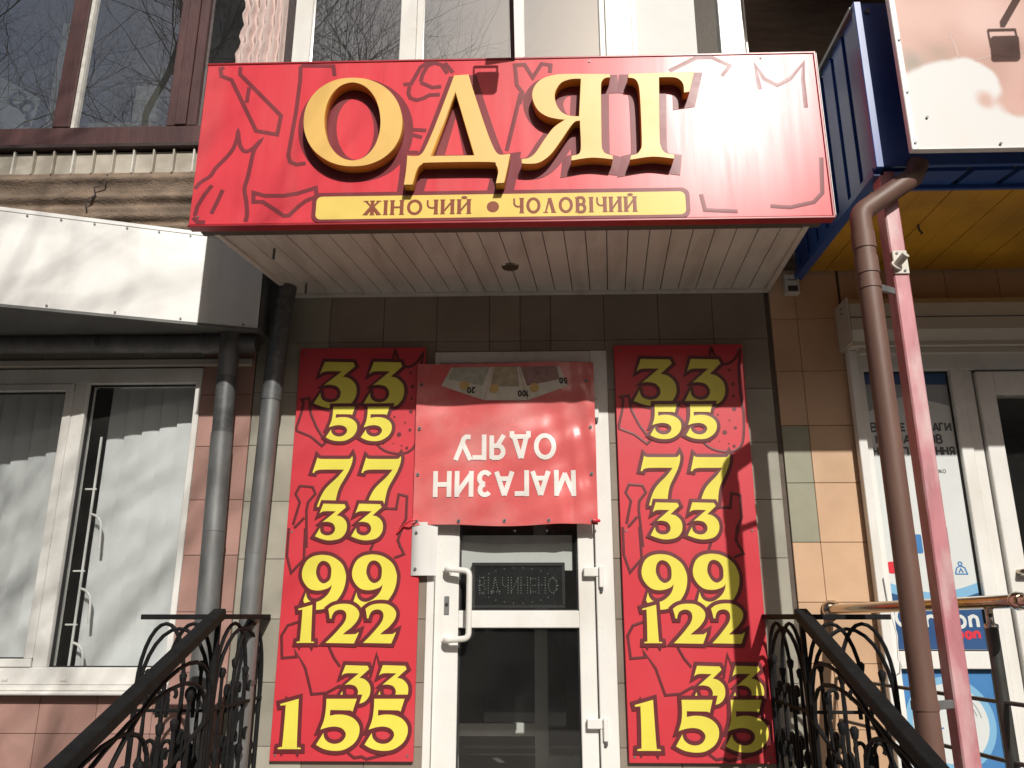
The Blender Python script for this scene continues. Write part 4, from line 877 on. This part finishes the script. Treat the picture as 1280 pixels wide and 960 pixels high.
# ribbed side panel
s = -1.23; q = 0
while s < -.03:
    w_ = min(.155, -.02-s)
    box('side_panel', XL, XL+.022, s+.004, s+w_-.03, ZC-.03, 4.44, 'blue_metal', cn, .002); box('side_groove', XL+.012, XL+.022, s+w_-.029, s+w_+.003, ZC-.03, 4.44, 'blue_metal', cn, 0); s += .16
beam('side_trim', (XL-.004, -1.25, 4.452), (XL-.004, -.03, 4.452), .035, .026, 'galv', cn); beam('side_trim', (XL+.008, -1.25, ZC-.045), (XL+.008, -.03, ZC-.045), .05, .04, 'blue_metal', cn)
box('front_panel', XL+.012, 4.4, -1.275, -1.252, ZC-.03, 4.465, 'blue_metal', cn, .003); box('corner_trim', XL-.012, XL+.024, -1.282, -1.245, ZC-.04, 4.47, 'blue_metal', cn, .003)
for z in (4.41,): tube('bolt', [(XL+.05, -1.276, z), (XL+.05, -1.285, z)], .012, 'galv_dark', cn, 8)
tube('hook', [(2.08, -.62, ZC), (2.08, -.62, ZC-.03), (2.095, -.62, ZC-.05), (2.08, -.62, ZC-.065), (2.065, -.62, ZC-.05)], .006, 'galv_dark', cn, 6)

# ---- billboard
BBX0, BBX1, BBZ0, BBZ1, BBY = 1.672, 4.3, 3.527, 4.75, -1.45
bb = thing('billboard', 'white-edged billboard with a pink and white print on the blue canopy', 'billboard', (2.9, BBY, BBZ0))
m = bpy.data.materials.new('billboard_print'); m.use_nodes = True
nd = m.node_tree.nodes; lk = m.node_tree.links; bs = nd['Principled BSDF']; bs.inputs['Roughness'].default_value = .35; bs.inputs['Specular IOR Level'].default_value = .12
tc = nd.new('ShaderNodeTexCoord')
nz = nd.new('ShaderNodeTexNoise'); nz.inputs['Scale'].default_value = 2.2; nz.inputs['Detail'].default_value = 2; lk.new(tc.outputs['Object'], nz.inputs['Vector'])
rp = nd.new('ShaderNodeValToRGB'); e = rp.color_ramp.elements
e[0].position = .36; e[0].color = (.50, .30, .25, 1); e[1].position = .62; e[1].color = (.66, .43, .37, 1)
lk.new(nz.outputs['Fac'], rp.inputs[0])
wav = nd.new('ShaderNodeTexNoise'); wav.inputs['Scale'].default_value = 5; lk.new(tc.outputs['Object'], wav.inputs['Vector'])
def blob(cx, cz, r, soft, cur, col):
    vm = nd.new('ShaderNodeVectorMath'); vm.operation = 'DISTANCE'; lk.new(tc.outputs['Object'], vm.inputs[0]); vm.inputs[1].default_value = (cx, BBY, cz)
    ad = nd.new('ShaderNodeMath'); ad.operation = 'MULTIPLY_ADD'; lk.new(wav.outputs['Fac'], ad.inputs[0]); ad.inputs[1].default_value = .10; lk.new(vm.outputs['Value'], ad.inputs[2])
    mr = nd.new('ShaderNodeMapRange'); mr.inputs[1].default_value = r+.05+soft; mr.inputs[2].default_value = r+.05-soft; mr.inputs[3].default_value = 0; mr.inputs[4].default_value = 1; mr.interpolation_type = 'SMOOTHSTEP'
    lk.new(ad.outputs[0], mr.inputs[0]); mx = nd.new('ShaderNodeMix'); mx.data_type = 'RGBA'; lk.new(mr.outputs[0], mx.inputs[0]); lk.new(cur, mx.inputs[6]); mx.inputs[7].default_value = list(col)+[1]
    return mx.outputs[2]
cur = rp.outputs[0]
cur = blob(1.74, 3.98, .05, .06, cur, (.36, .31, .26)); cur = blob(1.86, 4.03, .05, .07, cur, (.45, .32, .26))
cur = blob(2.20, 4.05, .02, .07, cur, (.36, .20, .17)); cur = blob(2.10, 4.20, .12, .10, cur, (.72, .50, .45)); cur = blob(2.28, 3.80, .10, .06, cur, (.60, .34, .30))
for a in ((1.72, 3.66, .25, .03), (1.84, 3.80, .17, .02), (1.98, 3.86, .13, .02), (1.95, 3.62, .19, .03), (2.12, 3.50, .20, .02), (1.70, 3.50, .30, .03)): cur = blob(*a, cur, (.73, .73, .72))
cur = blob(2.035, 3.77, .035, .03, cur, (.62, .42, .36)); cur = blob(1.84, 3.70, .02, .09, cur, (.74, .71, .67)); cur = blob(1.90, 3.56, .03, .10, cur, (.75, .72, .68))
lk.new(cur, bs.inputs['Base Color']); M['billboard_print'] = m
box('print_panel', BBX0+.028, BBX1, BBY, BBY+.02, BBZ0+.008, BBZ1, 'billboard_print', bb, 0)
box('edge_profile', BBX0, BBX0+.0275, BBY-.004, BBY+.03, BBZ0, BBZ1, 'white_sheet', bb, .003); box('edge_profile', BBX0+.0275, BBX1, BBY-.004, BBY+.03, BBZ0, BBZ0+.0075, 'white_sheet', bb, .002)
ribbons('printed_crease', [(False, [(1.93, 4.13), (1.945, 4.06), (1.95, 4.0)]), (False, [(2.02, 3.985), (2.10, 4.01), (2.18, 4.0), (2.25, 4.03)])], .012, BBY-.0004, 'printed_skin', bb, h=.0001)
for x, z in ((1.69, 3.56), (1.69, 3.82), (1.69, 4.10), (1.76, 3.69), (2.06, 3.55)): tube('screw', [(x, BBY-.004, z), (x, BBY-.008, z)], .006, 'galv_dark', bb, 8)
for x in (1.9, 3.0, 4.0): box('stand_off', x, x+.04, BBY+.02, -1.276, 3.7, 3.74, 'galv_dark', bb, 0)

# ---- brown downpipe and pink post
PX, PYY = 1.475, -1.30
bp_ = thing('downpipe', 'brown plastic downpipe with a bent top strapped to the pink post', 'downpipe', (PX, PYY, 0))
path = [Vector((PX, PYY, .05)), Vector((PX, PYY, 3.16))]+arc_bend((PX, PYY, 3.0), (PX, PYY, 3.30), (1.76, -1.30, 3.50), .075, 7)+[Vector((1.74, -1.30, 3.483)), Vector((1.77, -1.30, 3.55))]
tube('pipe', path, .0465, 'brown_pipe', bp_, 28)
for z in (3.05, 3.17): tube('socket', [(PX, PYY, z-.05), (PX, PYY, z+.03)], .0505, 'brown_pipe', bp_, 28)
for z in (2.945, 1.22):
    c_ = tube('clamp', [(PX, PYY, z-.016), (PX, PYY, z+.016)], .0500, 'brown_pipe', bp_, 28)
    beam('clamp_lug', (PX+.042, PYY+.01, z), (1.611, -1.235, z), .012, .032, 'galv', c_)
ps = thing('steel_post', 'faded pink square steel post beside the brown downpipe', 'post', (1.64, -1.205, 0))
box('shaft', 1.612, 1.682, -1.25, -1.165, .02, 3.545, 'pink_paint', ps, .006); box('base_plate', 1.55, 1.73, -1.30, -1.11, 0, .018, 'iron', ps, .002)
br = thing('bracket', 'small cream bracket with a stub tube screwed to the pink post', 'bracket', (1.64, -1.26, 3.05))
box('plate', 1.614, 1.680, -1.259, -1.2505, 3.02, 3.135, 'cream_box', br, .003); tube('stub', [(1.62, -1.255, 3.055), (1.648, -1.312, 3.09)], .017, 'cream_box', br, 14); tube('stub_base', [(1.621, -1.258, 3.056), (1.624, -1.266, 3.06)], .026, 'cream_box', br, 14)
for x, z in ((1.634, 3.12), (1.66, 3.035)): tube('screw', [(x, -1.259, z), (x, -1.263, z)], .006, 'galv_dark', br, 8)

# ---- roller shutter housing
rs = thing('roller_shutter', 'cream roller-shutter housing above the right-hand shop door', 'shutter', (2.7, -.1, 3.05))
prof = [(-.001, 3.345), (-.15, 3.345), (-.19, 3.30), (-.19, 3.14), (-.155, 3.08), (-.155, 3.055), (-.001, 3.055)]
vs = [(1.835, y, z) for y, z in prof]+[(3.9, y, z) for y, z in prof]; npf = len(prof)
from_data('housing', vs, [tuple(range(npf)), tuple(range(npf, 2*npf))[::-1]]+[(i, npf+i, npf+(i+1) % npf, (i+1) % npf) for i in range(npf)], 'cream_box', rs)
box('end_cap', 1.822, 1.8345, -.188, -.001, 3.06, 3.343, 'cream_box', rs, .003); box('bottom_slat', 1.90, 3.8, -.11, -.085, 3.02, 3.054, 'cream_box', rs, .003); box('seam', 1.8355, 3.9, -.1925, -.190, 3.212, 3.218, 'grey_sheet', rs, 0)
box('guide_rail', 1.845, 1.893, -.07, -.016, .3, 3.054, 'pvc', rs, .003)
for z in (3.30, 3.27): tube('screw', [(1.8215, -.10, z), (1.818, -.10, z)], .006, 'galv_dark', rs, 8)
# ---- sensor box
se = thing('sensor_box', 'small pale sensor box with a dark window under the blue canopy corner', 'sensor', (1.565, -.03, 3.42))
box('case', 1.522, 1.612, -.055, -.003, 3.425, 3.552, 'cream_box', se, .006); box('window', 1.538, 1.596, -.058, -.0552, 3.440, 3.475, 'black_plastic', se, .002); box('slot', 1.538, 1.596, -.058, -.0552, 3.51, 3.516, 'grey_sheet', se, 0)

# ---- posters on the right-hand glazing
py = .026
p_ = thing('door_poster', 'tall pale poster with grey lettering and blue foot on the right-hand glazing', 'poster', (2.195, py, 1.37))
box('sheet', 1.953, 2.437, py, py+.002, 1.372, 2.937, 'poster_pale', p_, 0)
flat_shape('grey_field', [[(1.955, 2.935), (2.435, 2.935), (2.435, 2.735), (2.33, 2.765), (2.20, 2.80), (2.08, 2.77), (1.955, 2.70)]], py-.0008, 'poster_grey', p_)
flat_shape('dark_field', [[(1.955, 2.936), (2.435, 2.936), (2.435, 2.865), (1.955, 2.87)]], py-.0014, 'poster_navy', p_)
arc = [(2.195+.75*math.cos(R(a)), 2.44+.75*math.sin(R(a))*1.0) for a in range(252, 289, 3)]
arc = [(x, z) for x, z in arc if 1.955 <= x <= 2.435]
flat_shape('pale_wave', [[(1.955, 1.735)]+[(x, z-.01) for x, z in [(1.955+.48*i/12, 1.735-.052*math.sin(math.pi*i/12)) for i in range(13)]]+[(2.435, 1.735), (2.435, 1.45), (1.955, 1.45)]], py-.0008, 'poster_sky', p_)
flat_shape('navy_field', [[(1.955, 1.374)]+[(1.955+.48*i/12, 1.672-.050*math.sin(math.pi*i/12)) for i in range(13)]+[(2.435, 1.374)]], py-.0014, 'poster_navy', p_)
def words(par, items, h, w_, m, y):
    for s, x, z, width in items:
        for ch, ln in text_lines(s, x, z, h, gap=.30, width=width):
            if ln: ribbons('letter', [(len(p) > 4 and math.dist(p[0], p[-1]) < 1e-6, p) for p in ln], w_, y, m, par, h=.0002)
words(p_, [('ВІ', 1.962, 2.585, .05), ('Е', 2.13, 2.585, .028), ('ВАГИ', 2.285, 2.585, .135), ('К', 1.985, 2.513, .03), ('ІА', 2.13, 2.513, .05), ('РІВ', 2.275, 2.513, .085), ('НО', 1.962, 2.442, .065), ('П', 2.125, 2.442, .032), ('ЛІННЯ', 2.27, 2.442, .15)], .048, .011, 'poster_text', py-.0012)
words(p_, [('ПОКО', 2.285, 2.338, .07)], .02, .004, 'poster_text', py-.0012)
flat_shape('red_icon', [round_rect(1.957, 2.012, 1.775, 1.84, .016)], py-.0012, 'poster_red', p_)
ribbons('icon_person', [(True, disc_pts(2.357, 1.828, .010, 10)), (False, [(2.325, 1.772), (2.335, 1.805), (2.35, 1.814), (2.366, 1.814), (2.38, 1.805), (2.39, 1.772), (2.325, 1.772)]), (False, [(2.345, 1.78), (2.357, 1.80), (2.369, 1.78)])], .007, py-.0012, 'poster_blue', p_)
flat_shape('device_picture', [round_rect(2.10, 2.165, 1.885, 1.99, .01)], py-.0012, 'poster_blue', p_); flat_shape('device_picture', [round_rect(2.275, 2.315, 1.875, 2.04, .015)], py-.0012, 'poster_grey', p_)
words(p_, [('C', 1.968, 1.49, .075), ('n', 2.13, 1.49, .05), ('on', 2.29, 1.49, .115)], .105, .018, 'poster_pale', py-.0024)
words(p_, [('pan', 2.285, 1.432, .118)], .060, .015, 'poster_red', py-.0024)
q_ = thing('door_poster', 'lower blue poster with a pale ringed circle on the right-hand glazing', 'poster', (2.195, py, .46))
box('sheet', 1.953, 2.437, py, py+.002, .458, 1.267, 'poster_blue', q_, 0)
flat_shape('ring', [disc_pts(2.185, 1.00, .235, 48)], py-.0008, 'poster_sky', q_); flat_shape('circle', [disc_pts(2.185, 1.00, .198, 48)], py-.0014, 'poster_pale', q_)
ribbons('drawn_line', [(False, [(2.185+.165*math.cos(R(a)), 1.0+.165*math.sin(R(a))) for a in range(10, 75, 6)]), (False, [(2.185+.145*math.cos(R(a)), 1.0+.145*math.sin(R(a))) for a in range(15, 70, 6)])], .005, py-.002, 'poster_grey', q_)
words(q_, [('er', 2.085, .955, .06), ('ri', 2.27, .955, .035)], .045, .007, 'poster_blue', py-.002)

# ---- polished handrail in front of the right-hand shop
hr = thing('steel_handrail', 'polished tubular handrail running out from the orange tiled wall', 'handrail', (1.74, -.8, 0))
ra, rb_ = Vector((1.605, -.006, 1.583)), Vector((1.86, -1.46, 1.605)); dr = rb_-ra
tube('top_tube', [ra+Vector((0, -.02, 0)), ra+dr*.5, rb_], .0265, 'steel', hr, 20); tube('wall_flange', [ra+Vector((0, 0, 0)), ra+Vector((.004, -.02, 0)), ra+Vector((.006, -.035, 0))], [.05, .05, .034], 'steel', hr, 20)
for t in (.93, .985): tube('collar', [ra+dr*t, ra+dr*(t+.012), ra+dr*(t+.03)], [.030, .036, .030], 'steel', hr, 16)
for t in (.83,):
    c_ = ra+dr*t
    tube('upright', [(c_.x, c_.y, 0.0), (c_.x, c_.y, c_.z-.09)], .024, 'steel_dark', hr, 16); tube('upright_neck', [(c_.x, c_.y, c_.z-.10), (c_.x, c_.y, c_.z-.085), (c_.x, c_.y, c_.z-.08), (c_.x, c_.y, c_.z-.03), (c_.x, c_.y, c_.z-.02)], [.026, .026, .014, .014, .022], 'steel', hr, 16)
for za, zb in ((1.228, 1.225), (1.02, 1.01), (.80, .79)): tube('infill_bar', [(1.60, -.005, za), (1.60+.255*.83, -1.21, zb), (1.86, -1.46, zb)], .009, 'steel_dark', hr, 8)
# ---- thin loose cable by the right-hand frame
cb = thing('loose_cable', 'thin white cable looping down the white frame by the right railing', 'cable', (1.88, -.03, 1.3))
tube('cable', [(1.885, -.08, 1.75), (1.893, -.08, 1.6), (1.915, -.085, 1.45), (1.905, -.085, 1.33), (1.92, -.09, 1.29), (1.955, -.09, 1.31), (1.965, -.09, 1.37)], .0035, 'paper', cb, 6)

# ================================================================== bare trees across the pavement (they dapple the facade and show in the upper windows)
def tree(label, base, height, seed, lean, spread, depth=6, keep=1.0):
    t = thing('bare_tree', label, 'tree', base, 'bare street trees')
    rnd = random.Random(seed); tv = []; tf = []; bv = []; bf = []
    def seg(vs, fs, path, rad, n):
        a, b = tube_data(path, rad, n, caps=False); o = len(vs); vs.extend(a); fs.extend(tuple(i+o for i in f) for f in b)
    def grow(p, d, L, r, lev):
        path = [p.copy()]; rad = [r]; k = 4 if lev < 3 else 3; q = p.copy(); dd = d.copy(); kids = []
        for i in range(k):
            dd = (dd+Vector((rnd.gauss(0, .16), rnd.gauss(0, .16), rnd.gauss(.03, .12)))).normalized()
            q = q+dd*(L/k); path.append(q.copy()); rad.append(r*(1-.42*(i+1)/k)); kids.append((q.copy(), dd.copy(), rad[-1]))
        seg(tv if lev == 0 else bv, tf if lev == 0 else bf, path, rad, 9 if lev == 0 else (5 if lev < 3 else 3))
        if lev >= depth: return
        nb = 3 if lev < 2 else (4 if lev < 5 else 3)
        for j in range(nb):
            if lev >= 3 and rnd.random() > keep: continue
            src = kids[-1] if j == 0 else kids[rnd.randrange(max(0, k-3), k)]
            ax = src[1].orthogonal().normalized(); ax = Matrix.Rotation(rnd.uniform(0, 6.283), 3, src[1]) @ ax
            an = R(rnd.uniform(12, 30)) if j == 0 else R(rnd.uniform(28, 62)*spread)
            nd_ = (Matrix.Rotation(an, 3, ax) @ src[1]); nd_.z += .06; nd_.normalize()
            grow(src[0], nd_, L*rnd.uniform(.62, .84), src[2]*(.88 if j == 0 else rnd.uniform(.55, .78)), lev+1)
    grow(Vector(base), Vector(lean).normalized(), height*.30, height*.016, 0)
    from_data('trunk', tv, tf, 'bark', t, smooth=True); from_data('crown', bv, bf, 'bark', t, smooth=True)
tree('bare street tree left of the viewpoint, mirrored in the old brown window', (-6.0, -6.6, 0), 14.5, 11, (-.02, .03, 1), 1.0, depth=7)
tree('second bare street tree, mirrored in the leftmost pane of the white balcony', (-3.1, -7.6, 0), 14.5, 23, (-.06, 0, 1), .95, depth=7)
tree('slender bare tree whose twigs dapple the left shop window', (.4, -10.8, 0), 13.5, 5, (-.02, .0, 1), .95, keep=.85)

# ---- the house across the street (seen only as a reflection; it also closes off the low sky)
ob = thing('opposite_building', 'long shaded apartment house across the street, seen only in reflections', 'building', (0, -24, 0))
box('wall', -45, 45, -34, -24, 0, 11.5, 'far_wall', ob, 0); box('roof', -45.4, 45.4, -34.4, -23.6, 11.5, 11.9, 'grey_sheet', ob, 0)
wm = None
for r_ in range(4):
    for c_ in range(28):
        x = -42+c_*3.1; z = 1.2+r_*2.8
        if wm is None:
            w0 = box('window', -.75, .75, -.03, .03, 0, 1.5, 'far_glass', ob, 0); wm = w0.data; wo = w0
        else:
            wo = bpy.data.objects.new('window', wm); link(wo, ob)
        wo.location = Vector((x, -24, z))-Vector(ob.location)
